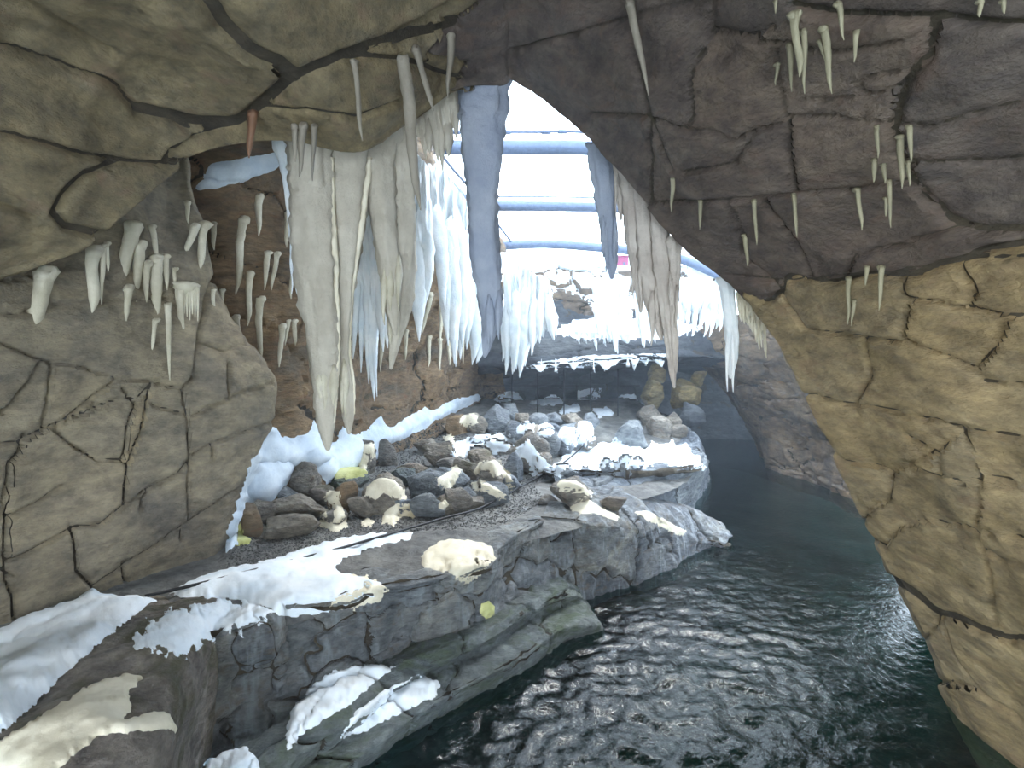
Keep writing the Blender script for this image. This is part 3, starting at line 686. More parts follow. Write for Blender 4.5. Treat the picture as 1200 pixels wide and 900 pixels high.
mx = nt.a('ShaderNodeMixShader'); nt.l(fr.outputs[0], mx.inputs[0]); nt.l(tr.outputs[0], mx.inputs[1]); nt.l(gl.outputs[0], mx.inputs[2]); nt.l(mx.outputs[0], out.inputs[0])
water = obj('pool_water', W.reshape(-1, 3), gridfaces(*X.shape), nt.m); water['kind'] = 'structure'
X, Y = np.meshgrid(np.linspace(-5, 11, 90), np.linspace(-3.2, 20, 120)); Wb = np.stack([X, Y, -1.1 + X * 0], -1); Wb[..., 2] += .25 * fbm(Wb, .6, 3)
obj('pool_bed', Wb.reshape(-1, 3), gridfaces(*X.shape), M['bed'])['kind'] = 'structure'
sub_ = boulder(725, 712, 150, 22, M['redrock'], 'reddish rock lying just under the water beside the slab', deep=.5, sub=4, seed=77, d=6.2)
sub_.location.z = -.22

# ================================================================== snow
bvh = make_bvh()
def drape(poly, T, mat, label, name='snow_patch', cat='snow', pitch=2.2, rag=3.0, wet=5.0, jump=.8, mode='up', group=None, freq=.12, smooth=0):
    poly = [(float(a), float(b)) for a, b in poly]
    xs = [p[0] for p in poly]; ys = [p[1] for p in poly]
    gx = np.arange(min(xs) - 6, max(xs) + 6, pitch); gy = np.arange(min(ys) - 6, max(ys) + 6, pitch)
    X, Y = np.meshgrid(gx, gy)
    inside = np.zeros(X.shape, bool); dist = np.full(X.shape, 1e9)
    for (x1, y1), (x2, y2) in zip(poly, poly[1:] + poly[:1]):
        if y1 != y2:
            c = ((y1 > Y) != (y2 > Y)) & (X < (x2 - x1) * (Y - y1) / (y2 - y1) + x1); inside ^= c
        dx, dy = x2 - x1, y2 - y1; t = np.clip(((X - x1) * dx + (Y - y1) * dy) / (dx * dx + dy * dy + 1e-9), 0, 1)
        dist = np.minimum(dist, np.hypot(X - x1 - t * dx, Y - y1 - t * dy))
    sd_ = np.where(inside, dist, -dist) + rag * fbm(np.stack([X, Y, X * 0 + xs[0]], -1), freq, 3)
    idx = -np.ones(X.shape, int); V = []; ND = []
    up = np.array([0, 0, 1.0])
    need = sd_ > -pitch * 1.6
    R = rays(X, Y); R /= np.linalg.norm(R, axis=-1, keepdims=True); co = Vector(CAM)
    TT = np.full(X.shape, np.nan); NN_ = np.zeros(X.shape + (3,))
    for i, j in zip(*np.nonzero(need)):
        h = bvh.ray_cast(co, Vector(R[i, j]), 60)
        if h[0] is not None: TT[i, j] = h[3]; NN_[i, j] = h[1]
    pad = np.pad(TT, 2, constant_values=np.nan)
    st = np.stack([pad[a:a + TT.shape[0], b:b + TT.shape[1]] for a in range(5) for b in range(5)])
    with np.errstate(all='ignore'):
        import warnings; warnings.simplefilter('ignore'); med = np.nanmedian(st, 0)
    bad = np.isnan(TT) | (np.abs(TT - med) > .22); TT = np.where(bad, med, TT); NN_[bad] = up
    for i, j in zip(*np.nonzero(need & ~np.isnan(TT))):
        h = (CAM + R[i, j] * TT[i, j], NN_[i, j])
        nrm = np.array(h[1]);
        if nrm @ R[i, j] > 0: nrm = -nrm
        s = sd_[i, j]; th = T * (1 - math.exp(-s / wet)) if s > 0 else max(-.03, .014 * s / pitch)
        dirn = nrm if mode == 'normal' else (up * .75 + nrm * .35)
        idx[i, j] = len(V); V.append(np.array(h[0]) + dirn * th); ND.append(s)
    if not V: return None
    V = np.array(V); a = idx[:-1, :-1]; b = idx[:-1, 1:]; c = idx[1:, 1:]; d = idx[1:, :-1]
    ok = (a >= 0) & (b >= 0) & (c >= 0) & (d >= 0); Q = np.stack([a[ok], d[ok], c[ok], b[ok]], -1)
    if not len(Q): return None
    yy = V[Q][..., 1]; zz = V[Q][..., 2]; sm = np.array(ND)[Q].max(1)
    keep = (yy.max(1) - yy.min(1) < jump) & (zz.max(1) - zz.min(1) < jump) & (sm > -.2)
    Q = Q[keep]
    if len(Q) < 4: return None
    par = list(range(len(V)))
    def root(x):
        while par[x] != x: par[x] = par[par[x]]; x = par[x]
        return x
    for q in Q.tolist():
        r0 = root(q[0])
        for x in q[1:]: par[root(x)] = r0
    rt = np.array([root(x) for x in Q[:, 0].tolist()]); vals, cn = np.unique(rt, return_counts=True)
    Q = Q[rt == vals[cn.argmax()]]
    u, inv = np.unique(Q.ravel(), return_inverse=True); V = V[u]; Q = inv.reshape(-1, 4)
    E = np.concatenate([Q[:, [0, 1]], Q[:, [1, 2]], Q[:, [2, 3]], Q[:, [3, 0]]]); E = np.concatenate([E, E[:, ::-1]])
    dg = np.bincount(E[:, 0], minlength=len(V))[:, None]
    V0 = V.copy()
    for _ in range(smooth):
        A_ = np.zeros_like(V); np.add.at(A_, E[:, 0], V[E[:, 1]]); V = V * .4 + .6 * A_ / dg
    V[:, 2] = np.where(dg[:, 0] >= 8, V[:, 2], V[:, 2])
    V = V + .012 * np.stack([0 * V[:, 0], 0 * V[:, 0], fbm(V, 7, 3)], -1) * min(1, T * 12)
    o = V.mean(0); o[2] = V[:, 2].min()
    ob = obj(name, V, Q, mat, origin=o); tag(ob, label, cat, group); return ob
S_, C_ = M['snow'], M['cream']
bvh = BANK_BVH
for poly, T, m, label, kw in [
 ([(262, 650), (266, 620), (272, 600), (283, 570), (293, 540), (305, 518), (317, 502), (323, 500), (330, 513), (345, 512), (358, 508), (368, 493), (372, 497), (378, 520), (395, 515), (400, 497), (404, 497), (412, 512), (430, 502), (446, 486), (452, 498), (458, 502), (475, 490), (498, 476),
   (506, 482), (530, 468), (560, 461), (564, 468), (545, 478), (508, 494), (497, 504), (480, 512), (455, 522), (442, 540), (420, 545), (404, 558), (380, 570), (376, 558), (362, 546), (345, 552), (333, 575), (315, 594), (300, 590), (288, 600), (278, 612), (280, 640), (266, 648)],
  .2, M['bank'], 'pale icy snow bank climbing the foot of the far left wall', dict(mode='normal', jump=1.6, wet=9, rag=2, smooth=5)),
 ]: drape(poly, T, m, label, **kw)
bvh = make_bvh()
P1 = [(-60, 770), (0, 738), (30, 722), (65, 712), (90, 702), (108, 686), (118, 696), (150, 700), (185, 703), (150, 728), (120, 752), (90, 778), (40, 828), (0, 862), (-70, 905)]
P2 = [(190, 700), (215, 685), (240, 674), (265, 666), (320, 655), (400, 630), (440, 624), (488, 622), (480, 632), (440, 642), (405, 654), (392, 668), (455, 684), (440, 698), (400, 712), (385, 718), (330, 724), (315, 714), (270, 702), (225, 700)]
snows = [
 (P1, .12, S_, 'large blue white snow drift along the foot of the left wall', dict(jump=1.2, wet=12, smooth=4)),
 (P2, .07, S_, 'long white snow drift covering the path above the cliff', dict(jump=.9, wet=8, smooth=3)),
 ([(225, 712), (260, 704), (318, 708), (322, 722), (300, 732), (262, 742), (240, 752), (215, 770), (170, 762), (140, 756), (165, 740), (185, 722), (205, 708)], .012, S_, 'thin powder snow dusted over the dark square block and boulder shoulder', dict(rag=12, freq=.09, wet=9, pitch=1.5)),
 ([(-40, 880), (0, 868), (60, 832), (110, 800), (150, 789), (172, 795), (150, 810), (155, 828), (143, 845), (175, 835), (198, 835), (208, 855), (150, 858), (115, 862), (80, 890), (40, 930), (-60, 960)], .02, C_, 'flat cream patch spread over the foreground boulder', dict(rag=3, wet=3, pitch=3)),
 ([(385, 690), (400, 672), (430, 675), (455, 690), (445, 702), (415, 712), (388, 716)], .04, C_, 'cream tongue ending the white drift at the cliff edge', dict()),
 ([(491, 652), (510, 638), (528, 632), (555, 634), (576, 640), (581, 655), (562, 672), (548, 682), (520, 670), (496, 664)], .06, C_, 'rounded cream snow pad on top of the cliff beside the path', dict(rag=2.5)),
 ([(335, 862), (342, 830), (370, 800), (395, 785), (420, 779), (463, 781), (435, 803), (405, 828), (360, 856), (336, 880)], .07, S_, 'upper of two oval white snow mounds on the lower ledge', dict(rag=3, wet=7)),
 ([(400, 864), (415, 836), (450, 810), (490, 791), (514, 800), (512, 815), (470, 835), (430, 856)], .07, S_, 'lower of two oval white snow mounds on the lower ledge', dict(rag=3, wet=7)),
 ([(240, 893), (265, 880), (290, 877), (303, 890), (306, 905), (240, 908)], .05, S_, 'small snow mound at the bottom edge beside the dark block', dict()),
 ([(564, 707), (572, 705), (580, 711), (579, 720), (570, 726), (562, 718)], .04, M['moss'], 'little yellow snow blob on the mossy lower ledge', dict(rag=1, wet=2, pitch=1.2)),
 ([(275, 620), (282, 612), (286, 628), (294, 632), (292, 638), (275, 640)], .04, M['moss'], 'yellow green algae stain at the snow bank lower tip', dict(rag=1, wet=2, pitch=1.3)),
 ([(418, 540), (426, 522), (438, 516), (450, 524), (462, 546), (455, 549), (442, 532), (434, 540), (430, 553), (422, 552)], .04, C_, 'arched cream snow over the streaked boulders at the bank', dict(rag=1)),
 ([(428, 580), (432, 566), (445, 560), (460, 562), (472, 572), (476, 586), (462, 584), (450, 578), (440, 586)], .07, C_, 'thick cream snow cap on the round boulder beside the path', dict(rag=1.5)),
 ([(446, 614), (450, 600), (466, 590), (482, 590), (484, 606), (470, 604), (462, 616)], .05, C_, 'cream snow splash at the foot of the round capped boulder', dict(rag=2)),
 ([(378, 582), (386, 574), (400, 576), (396, 584), (404, 600), (408, 618), (392, 625), (373, 615), (374, 608), (390, 612), (390, 596)], .05, C_, 'dripping cream snow figure beside the rusty boulder', dict(rag=1.2)),
 ([(422, 612), (430, 606), (440, 610), (436, 618), (424, 618)], .03, C_, 'tiny cream blob on pebbles between two dripping cream snows', dict(rag=1, pitch=1.3)),
 ([(376, 600), (382, 598), (384, 606), (376, 608)], .03, C_, 'tiny cream dab left of the dripping cream snow figure', dict(rag=.6, pitch=1.2)),
 ([(382, 552), (400, 546), (425, 548), (438, 556), (420, 560), (395, 562)], .04, M['moss'], 'pale yellow snow shelf on the mossy flat rock', dict(rag=1.5)),
 ([(508, 562), (520, 556), (535, 544), (540, 552), (534, 566), (524, 574), (518, 570)], .04, C_, 'cream snow streak down the blue grey boulder', dict(rag=1.5)),
 ([(514, 590), (522, 585), (526, 592), (520, 598), (514, 596)], .04, C_, 'round little snow blob at the path edge', dict(rag=.6, pitch=1.2)),
 ([(518, 512), (528, 508), (542, 528), (545, 538), (534, 534), (524, 520)], .04, C_, 'cream snow on the purplish brown boulder shoulder', dict(rag=1)),
 ([(536, 496), (545, 484), (560, 482), (560, 496), (550, 500)], .04, C_, 'flat cream snow on the stones beside far bank', dict(rag=1)),
 ([(528, 534), (532, 518), (560, 510), (598, 508), (604, 518), (592, 530), (575, 532), (548, 540)], .05, S_, 'bright white snow field left of the domed stone heap', dict(rag=2, jump=.8)),
 ([(552, 558), (562, 542), (580, 538), (596, 552), (604, 570), (598, 572), (588, 556), (578, 560), (572, 550)], .06, C_, 'dripping snow fingers over the grey draped boulder', dict(rag=1.5)),
 ([(551, 566), (562, 562), (578, 570), (594, 580), (588, 586), (572, 578), (556, 574)], .06, C_, 'bean shaped snow cap on the low bluish rock', dict(rag=1)),
 ([(604, 528), (612, 514), (618, 512), (630, 530), (645, 545), (656, 548), (640, 556), (624, 558), (618, 540), (612, 536)], .05, S_, 'slanting white snow bands on the striped boulder', dict(rag=2)),
 ([(640, 557), (655, 540), (668, 526), (700, 520), (722, 516), (745, 524), (775, 520), (802, 520), (812, 530), (823, 546), (806, 549), (785, 543), (758, 545), (745, 550), (730, 545), (712, 546), (700, 552), (668, 556)], .04, S_, 'big bright snow sheet across the upper rock tier', dict(rag=9, jump=1.0, wet=3, freq=.1)),
 ([(655, 512), (668, 505), (700, 503), (730, 506), (716, 514), (690, 518), (664, 524)], .03, S_, 'thin snow strip behind the big snow sheet', dict(rag=3, jump=1)),
 ([(652, 568), (660, 562), (675, 564), (696, 578), (690, 582), (672, 576), (658, 576)], .06, C_, 'cream cap on the boulder heading the long slab', dict(rag=1.2)),
 ([(667, 596), (676, 584), (690, 586), (726, 606), (722, 611), (700, 602), (682, 602)], .04, C_, 'cream tongue lying on the long slab, nearer the cap boulder', dict(rag=1.2)),
 ([(744, 600), (756, 598), (785, 612), (804, 622), (800, 629), (775, 618), (756, 608)], .04, C_, 'cream tongue at the pointed end of the long slab', dict(rag=1)),
 ([(648, 575), (640, 560), (600, 575), (560, 592), (600, 585)], .0, S_, None, {}),
]
for poly, T, m, label, kw in snows:
    if label: drape(poly, T, m, label, **kw)
for i, (x, y) in enumerate(((616, 501), (640, 503), (664, 504), (686, 500))):
    drape([(x - 10, y + 7), (x - 8, y - 4), (x, y - 8), (x + 9, y - 4), (x + 10, y + 6), (x, y + 9)], .05, S_, f'{nth(i)}snow cap on the domed stone heap', pitch=1.3, rag=2, wet=3, jump=.4, group='snow caps on the stone heap')
for i, (x, y, w) in enumerate(((596, 466, 16), (640, 470, 20), (690, 462, 24), (735, 468, 14), (668, 480, 14), (705, 484, 18))):
    drape([(x - w, y + 3), (x - w * .5, y - 5), (x + w * .6, y - 6), (x + w, y + 2), (x, y + 6)], .04, S_, f'{nth(i)}dim snow patch on rocks inside the grotto', pitch=1.4, rag=3, wet=3, jump=.8, group='snow in the grotto')
# snow on the far rocks
drape([(575, 296), (600, 300), (640, 308), (700, 312), (745, 308), (800, 306), (850, 322), (880, 346), (884, 368), (860, 372), (846, 362), (800, 366), (776, 362), (748, 352), (735, 378), (700, 372), (688, 352), (655, 336), (640, 352), (628, 372), (590, 380), (578, 340)],
      .3, M['ice'], 'thick bright snow cap along the far rock rim', pitch=2.4, wet=6, jump=2.5, rag=3, mode='up')
drape([(648, 388), (670, 376), (700, 372), (790, 374), (822, 384), (800, 392), (770, 397), (700, 396), (664, 395)], .08, S_, 'snow shelf lying on the dark rock lip', pitch=2, wet=4, jump=1.5)
drape([(618, 431), (630, 424), (690, 417), (790, 414), (786, 420), (740, 424), (680, 429)], .05, S_, 'thin snow strip along the lower edge of far lip', pitch=1.5, wet=2, jump=1, rag=1)
drape([(478, 250), (492, 200), (505, 196), (520, 205), (545, 240), (560, 262), (575, 300), (572, 330), (556, 320), (545, 300), (535, 330), (520, 300), (522, 250), (508, 225), (500, 250), (498, 300), (480, 300)],
      .22, M['ice'], 'white snow slope on top of the far left wall', pitch=2.4, wet=8, jump=3, rag=3, mode='normal')
drape([(228, 222), (246, 192), (300, 182), (338, 176), (325, 198), (285, 214), (250, 222)], .05, M['bank'], 'pale grey snow patch under the ceiling at upper left', pitch=2.4, wet=6, jump=4, rag=1, mode='normal', smooth=2)

# ================================================================== pebbles, cable
pb = [(262, 688), (268, 650), (300, 620), (400, 590), (470, 596), (560, 590), (600, 575), (625, 568), (640, 585), (600, 612), (560, 620), (480, 622), (400, 640), (320, 665)]
pb2 = [(400, 560), (455, 520), (510, 495), (560, 500), (600, 500), (640, 560), (600, 580), (480, 600), (330, 600)]
def inpoly(x, y, P):
    c = False
    for (x1, y1), (x2, y2) in zip(P, P[1:] + P[:1]):
        if (y1 > y) != (y2 > y) and x < (x2 - x1) * (y - y1) / (y2 - y1) + x1: c = not c
    return c
oV = np.array([(1, 0, 0), (-1, 0, 0), (0, 1, 0), (0, -1, 0), (0, 0, 1), (0, 0, -1)], float); oF = np.array([(0, 2, 4), (2, 1, 4), (1, 3, 4), (3, 0, 4), (2, 0, 5), (1, 2, 5), (3, 1, 5), (0, 3, 5)])
pv, pf, k = [], [], 0
rs = np.random.RandomState(4)
while k < 9000:
    q = pb if rs.rand() < .65 else pb2
    x = rs.uniform(min(a for a, b in q), max(a for a, b in q)); y = rs.uniform(min(b for a, b in q), max(b for a, b in q))
    if not inpoly(x, y, q): continue
    h = ground_hit(BANK_BVH, x, y)
    if h[0] is None: continue
    s = rs.uniform(.008, .019) * h[0].y / 6.5
    R = rs.normal(size=(3, 3)); R, _q = np.linalg.qr(R)
    pv.append((oV * np.array([1.3, 1, .8]) * s) @ R + np.array(h[0]) + [0, 0, -s * .15]); pf.append(oF + 6 * k); k += 1
nt_ = obj('pebble_layer', np.concatenate(pv), np.concatenate(pf), M['pebble'], smooth=False, origin=pv[0][0])
tag(nt_, 'dark wet pebbles embedded along the path beside the cable', 'pebbles', kind='stuff')

def tube(pts, radii, seg=8, horiz=False):
    pts = np.array(pts, float); radii = np.broadcast_to(np.asarray(radii, float), (len(pts),))
    T = np.gradient(pts, axis=0); T /= np.linalg.norm(T, axis=1)[:, None] + 1e-9
    V = []
    ref = np.array([0, 0, 1.0]) if abs(T[0][2]) < .8 else np.array([0, 1.0, 0])
    th = np.arange(seg) * 2 * math.pi / seg
    for p, t, r in zip(pts, T, radii):
        a = np.cross(t, ref); a /= np.linalg.norm(a) + 1e-9; b = np.cross(t, a)
        V.append(p + r * (np.cos(th)[:, None] * a + np.sin(th)[:, None] * b))
    V = np.concatenate(V); n = len(pts); Fc = []
    for i in range(n - 1):
        for j in range(seg):
            Fc.append((i * seg + j, i * seg + (j + 1) % seg, (i + 1) * seg + (j + 1) % seg, (i + 1) * seg + j))
    V = np.concatenate([V, pts[:1], pts[-1:]])
    for j in range(seg):
        Fc.append((n * seg, (j + 1) % seg, j, j)); Fc.append((n * seg + 1, (n - 1) * seg + j, (n - 1) * seg + (j + 1) % seg, (n - 1) * seg + (j + 1) % seg))
    return V, Fc
def add_tube(name, pts, r, mat, parent=None, seg=8, origin=None):
    V, Fc = tube(pts, r, seg)
    tri = [f[:3] if f[2] == f[3] else f for f in Fc]
    tri = [(f[0], f[1], f[2]) if len(f) == 3 else f for f in tri]
    me = bpy.data.meshes.new(name); o_ = np.array(origin) if origin is not None else (np.array(parent.location) if parent is not None else np.zeros(3))
    me.from_pydata((V - o_).tolist(), [], [tuple(f) for f in tri]); me.materials.append(mat)
    me.polygons.foreach_set('use_smooth', np.ones(len(me.polygons), bool)); me.update()
    o = bpy.data.objects.new(name, me); col.objects.link(o)
    if origin is not None: o.location = o_
    if parent is not None: o.parent = parent
    return o
def lay(path, step=7, lift=.02):
    pts = []
    for a, b in zip(path[:-1], path[1:]):
        m = max(1, int(math.hypot(b[0] - a[0], b[1] - a[1]) / step))
        for i in range(m):
            t = i / m; h = ground_hit(bvh, a[0] + (b[0] - a[0]) * t, a[1] + (b[1] - a[1]) * t)
            if h[0] is not None: pts.append(np.array(h[0]) + [0, 0, lift + .03])
    pts = np.array(pts)
    for _ in range(3): pts[1:-1] = (pts[:-2] + pts[1:-1] * 2 + pts[2:]) / 4
    return pts
c_ = lay([(170, 706), (230, 692), (300, 674), (400, 648), (480, 624), (520, 612), (560, 602), (600, 580), (625, 566), (645, 556), (662, 545), (690, 520), (700, 508)])
tag(add_tube('cable', c_, .014, M['cable'], origin=c_[0]), 'thin black cable running along the path over snow and pebbles', 'cable')

# ================================================================== roof frame
def frame_beam(pts, r, label):
    P_ = np.array([D(*p) for p in pts]); P_ = cr(P_, np.linspace(0, len(P_) - 1, 26))
    e = empty('roof_beam', P_[0]); tag(e, label, 'beam', 'curved roof beams')
    add_tube('pipe', P_, r, M['steel'], e, 12)
    return e, P_
e1, Q = frame_beam([(380, 160, 10), (500, 172, 10), (620, 173, 10), (700, 174, 10), (900, 190, 10)], .13, 'topmost blue grey roof pipe crossing the sky gap')
R2 = Q + np.array([0, -.05, .26]); add_tube('tension_rod', R2, .022, M['steel'], e1, 6)
for i in (8, 11, 14, 16): add_tube('rod_clip', [R2[i] + [-.08, 0, .0], R2[i] + [.08, 0, 0]], .04, M['steel'], e1, 6)
e2, Q = frame_beam([(420, 236, 12.5), (560, 241, 12.5), (660, 242, 12.5), (760, 246, 12.5), (900, 262, 12.5)], .115, 'middle blue grey roof pipe crossing the sky gap')
R2 = Q + np.array([0, -.05, .2]); add_tube('tension_rod', R2, .016, M['steel'], e2, 6)
e3, Q = frame_beam([(588, 288, 15.2), (640, 286, 15.2), (700, 290, 15), (760, 296, 14.6), (800, 304, 14.2), (860, 330, 13.5)], .12, 'lowest blue grey roof pipe curving down to the right')
add_tube('tension_rod', Q + np.array([0, -.05, .17]), .014, M['steel'], e3, 6)
e4, Q = frame_beam([(470, 130, 8.4), (487, 165, 9), (510, 200, 10), (545, 236, 12), (572, 268, 14), (590, 290, 15.2)], .12, 'slanting roof rail along the top of the left wall')
add_tube('tension_rod', Q + np.array([.22, 0, .16]), .03, M['steel'], e4, 6)
e5, Q = frame_beam([(590, 290, 15.2), (590, 315, 15.4), (592, 345, 15.6)], .09, 'short upright pipe at the far corner of roof frame')

# far small things
def box_at(name, c, s, mat, parent=None, bev=.02):
    bm = bmesh.new(); bmesh.ops.create_cube(bm, size=1)
    for v in bm.verts: v.co = Vector((v.co.x * s[0], v.co.y * s[1], v.co.z * s[2]))
    bmesh.ops.bevel(bm, geom=bm.edges[:], offset=bev, segments=2, affect='EDGES')
    me = bpy.data.meshes.new(name); bm.to_mesh(me); bm.free(); me.materials.append(mat)
    o = bpy.data.objects.new(name, me); col.objects.link(o)
    if parent is not None: o.parent = parent; o.location = np.array(c) - np.array(parent.location)
    else: o.location = c
    return o
c = D(728, 312, 15.6); e = empty('equipment_box', c - np.array([0, 0, .25])); tag(e, 'small magenta box standing on the far snowy rim', 'box')
box_at('housing', c, (.36, .3, .5), M['pink'], e); box_at('lid', c + np.array([0, 0, .26]), (.42, .36, .05), M['pink'], e); box_at('latch', c + np.array([.05, -.16, .05]), (.06, .03, .08), M['steel'], e, .005)
c = D(812, 316, 14.6); e = empty('floodlight', c - np.array([0, 0, .2])); tag(e, 'small grey floodlight on the far snow at right', 'lamp')
box_at('housing', c, (.36, .16, .2), M['lampg'], e); box_at('front_glass', c + np.array([0, -.09, 0]), (.28, .02, .13), M['snow'], e, .004); add_tube('bracket', [c + [-.2, 0, 0], c + [-.2, 0, -.2], c + [.2, 0, -.2], c + [.2, 0, 0]], .015, M['steel'], e, 6)
e = empty('wire_fence', D(570, 500, 13.0)); tag(e, 'thin dark wire fence closing the mouth of far grotto', 'fence')
for x in (600, 630, 661, 692, 724): add_tube('post', [D(x, 432, 13.9), D(x, 506, 13.9)], .016, M['wire'], e, 6)
for y in (452,): add_tube('rail', [D(566, y, 13.9), D(750, y, 13.9)], .01, M['wire'], e, 6)

# ================================================================== icicles
def spike(pts, seg=12, step=.05, rough=.10, flute=.12, seed=0, flat=1.0, tip=True):
    """A hanging body: pts = (x, y, z, radius) from top to bottom."""
    A = np.array(pts, float); L_ = np.abs(A[0, 2] - A[-1, 2]); n = int(np.clip(L_ / step, 5, 90))
    t = np.linspace(0, len(A) - 1, n); C_ = cr(A, t); C_[:, 3] = np.maximum(C_[:, 3], .0015)
    th = np.arange(seg) * 2 * math.pi / seg; rs = np.random.RandomState(seed); ph = rs.uniform(0, 60, 3)
    r = C_[:, 3][:, None]; ring = np.stack([np.cos(th), np.sin(th)], -1)
    Q = np.concatenate([np.broadcast_to(ring[None] * 1.5, (n, seg, 2)), np.broadcast_to((C_[:, 2] * 2.0)[:, None, None], (n, seg, 1))], -1) + ph
    k = 1 + flute * perlin(Q * np.array([2.2, 2.2, .5])) * 1.6 + rough * fbm(Q * np.array([1.6, 1.6, 3.2 * 2]), 1, 3)
    V = np.stack([C_[:, 0][:, None] + np.cos(th) * r * k, C_[:, 1][:, None] + np.sin(th) * r * k * flat, np.broadcast_to(C_[:, 2][:, None], (n, seg))], -1)
    V = V.reshape(-1, 3); j = np.arange(seg); Fc = []
    for i in range(n - 1): Fc.append(np.stack([i * seg + j, (i + 1) * seg + j, (i + 1) * seg + (j + 1) % seg, i * seg + (j + 1) % seg], -1))
    Fc = np.concatenate(Fc)
    V = np.concatenate([V, [[*C_[0, :3]], [*(C_[-1, :3] - [0, 0, C_[-1, 3] * .8])]]])
    m = len(V) - 1; capb = [((n - 1) * seg + a, m, m, (n - 1) * seg + (a + 1) % seg) for a in range(seg)]
    return V, Fc, (m, n, seg)
def spike_obj(name, pts, mat, parent=None, **kw):
    V, Fc, (m, n, seg) = spike(pts, **kw)
    faces = [tuple(f) for f in Fc.tolist()] + [((n - 1) * seg + a, m, (n - 1) * seg + (a + 1) % seg) for a in range(seg)] + [(a, (a + 1) % seg, m - 1) for a in range(seg)]
    o_ = np.array(pts[0][:3]) if parent is None else np.array(parent.location)
    me = bpy.data.meshes.new(name); me.from_pydata((V - o_).tolist(), [], faces); me.materials.append(mat)
    me.polygons.foreach_set('use_smooth', np.ones(len(me.polygons), bool)); me.update()
    o = bpy.data.objects.new(name, me); col.objects.link(o)
    if parent is None: o.location = o_
    else: o.parent = parent
    return o
def px3(path, d):
    out = []
    for p in path:
        dd = d if len(p) < 4 else p[3]
        q = D(p[0], p[1], dd); out.append((*q, p[2] * .5 * dd / F))
    return out

# --- the large columns
big = [
 ('beige_1', [(368, 140, 60), (366, 185, 46), (368, 250, 46), (373, 330, 44), (379, 400, 36), (381, 450, 28), (382, 495, 20), (384, 527, 5)], 5.0, 'beige', 'tallest thick beige stalactite, leftmost of the big ones, reaching lowest', .35),
 ('beige_2', [(410, 140, 64), (409, 185, 50), (408, 235, 42), (405, 290, 32), (401, 350, 24), (400, 410, 20), (405, 450, 20), (408, 485, 14), (409, 508, 4)], 5.15, 'beige', 'beige stalactite just right of the tallest one', .35),
 ('beige_3', [(442, 130, 64), (440, 180, 46), (446, 225, 34), (452, 280, 26), (458, 330, 22), (461, 365, 16), (463, 392, 4)], 5.3, 'beige', 'narrow beige stalactite right of the two tallest beige ones', .35),
 ('beige_4', [(466, 110, 58), (466, 155, 42), (468, 220, 34), (470, 280, 32), (470, 335, 28), (468, 362, 26), (463, 400, 14), (458, 432, 4)], 5.45, 'beige', 'smooth beige grey stalactite left of the pointed white curtain', .4),
 ('white_edge', [(334, 165, 30), (339, 200, 18), (344, 250, 13), (347, 300, 11), (350, 335, 8), (352, 352, 3)], 5.2, 'ice', 'slim pale stalactite hugging the left side of tallest beige one', .4),
 ('centre', [(568, 60, 96), (567, 95, 66), (566, 130, 54), (565, 165, 47), (565, 210, 38), (566, 250, 33), (568, 300, 32), (573, 340, 30), (575, 375, 24), (571, 400, 14), (568, 418, 4)], 5.15, 'grey', 'massive blue grey stalactite in the middle hanging from the arch peak', .55),
 ('r1', [(702, 168, 30), (705, 200, 24), (710, 240, 20), (714, 280, 16), (716, 305, 13), (717, 326, 4)], 5.5, 'grey', 'grey stalactite leftmost of the group under the right arch', .6),
 ('r2', [(724, 188, 18), (726, 210, 10), (727, 235, 8), (728, 258, 2)], 5.5, 'pinkgrey', 'short thin stalactite second in the group under right arch', .6),
 ('r3', [(736, 196, 30), (738, 230, 24), (742, 280, 20), (747, 320, 14), (750, 352, 8), (751, 366, 3)], 5.45, 'pinkgrey', 'ribbed beige stalactite third in the group under right arch', .6),
 ('r4', [(752, 220, 24), (756, 270, 22), (760, 320, 24), (766, 360, 20), (772, 385, 10), (775, 398, 4)], 5.4, 'pinkgrey', 'plump beige stalactite fourth in the group under right arch', .6),
 ('r5', [(772, 248, 24), (774, 290, 22), (778, 330, 22), (783, 375, 18), (787, 410, 14), (788, 432, 10), (790, 454, 3)], 5.3, 'pinkgrey', 'longest stalactite of the group under the right arch', .6),
 ('r6', [(790, 278, 20), (791, 310, 13), (790, 350, 10), (789, 385, 6), (789, 400, 2)], 5.25, 'pinkgrey', 'slender stalactite rightmost in the group under right arch', .6),
 ('r7', [(850, 325, 20), (853, 350, 14), (857, 385, 15), (858, 415, 13), (857, 432, 9), (856, 443, 3)], 5.3, 'ice', 'lone white stalactite hanging where the right arch bends down', .7)]
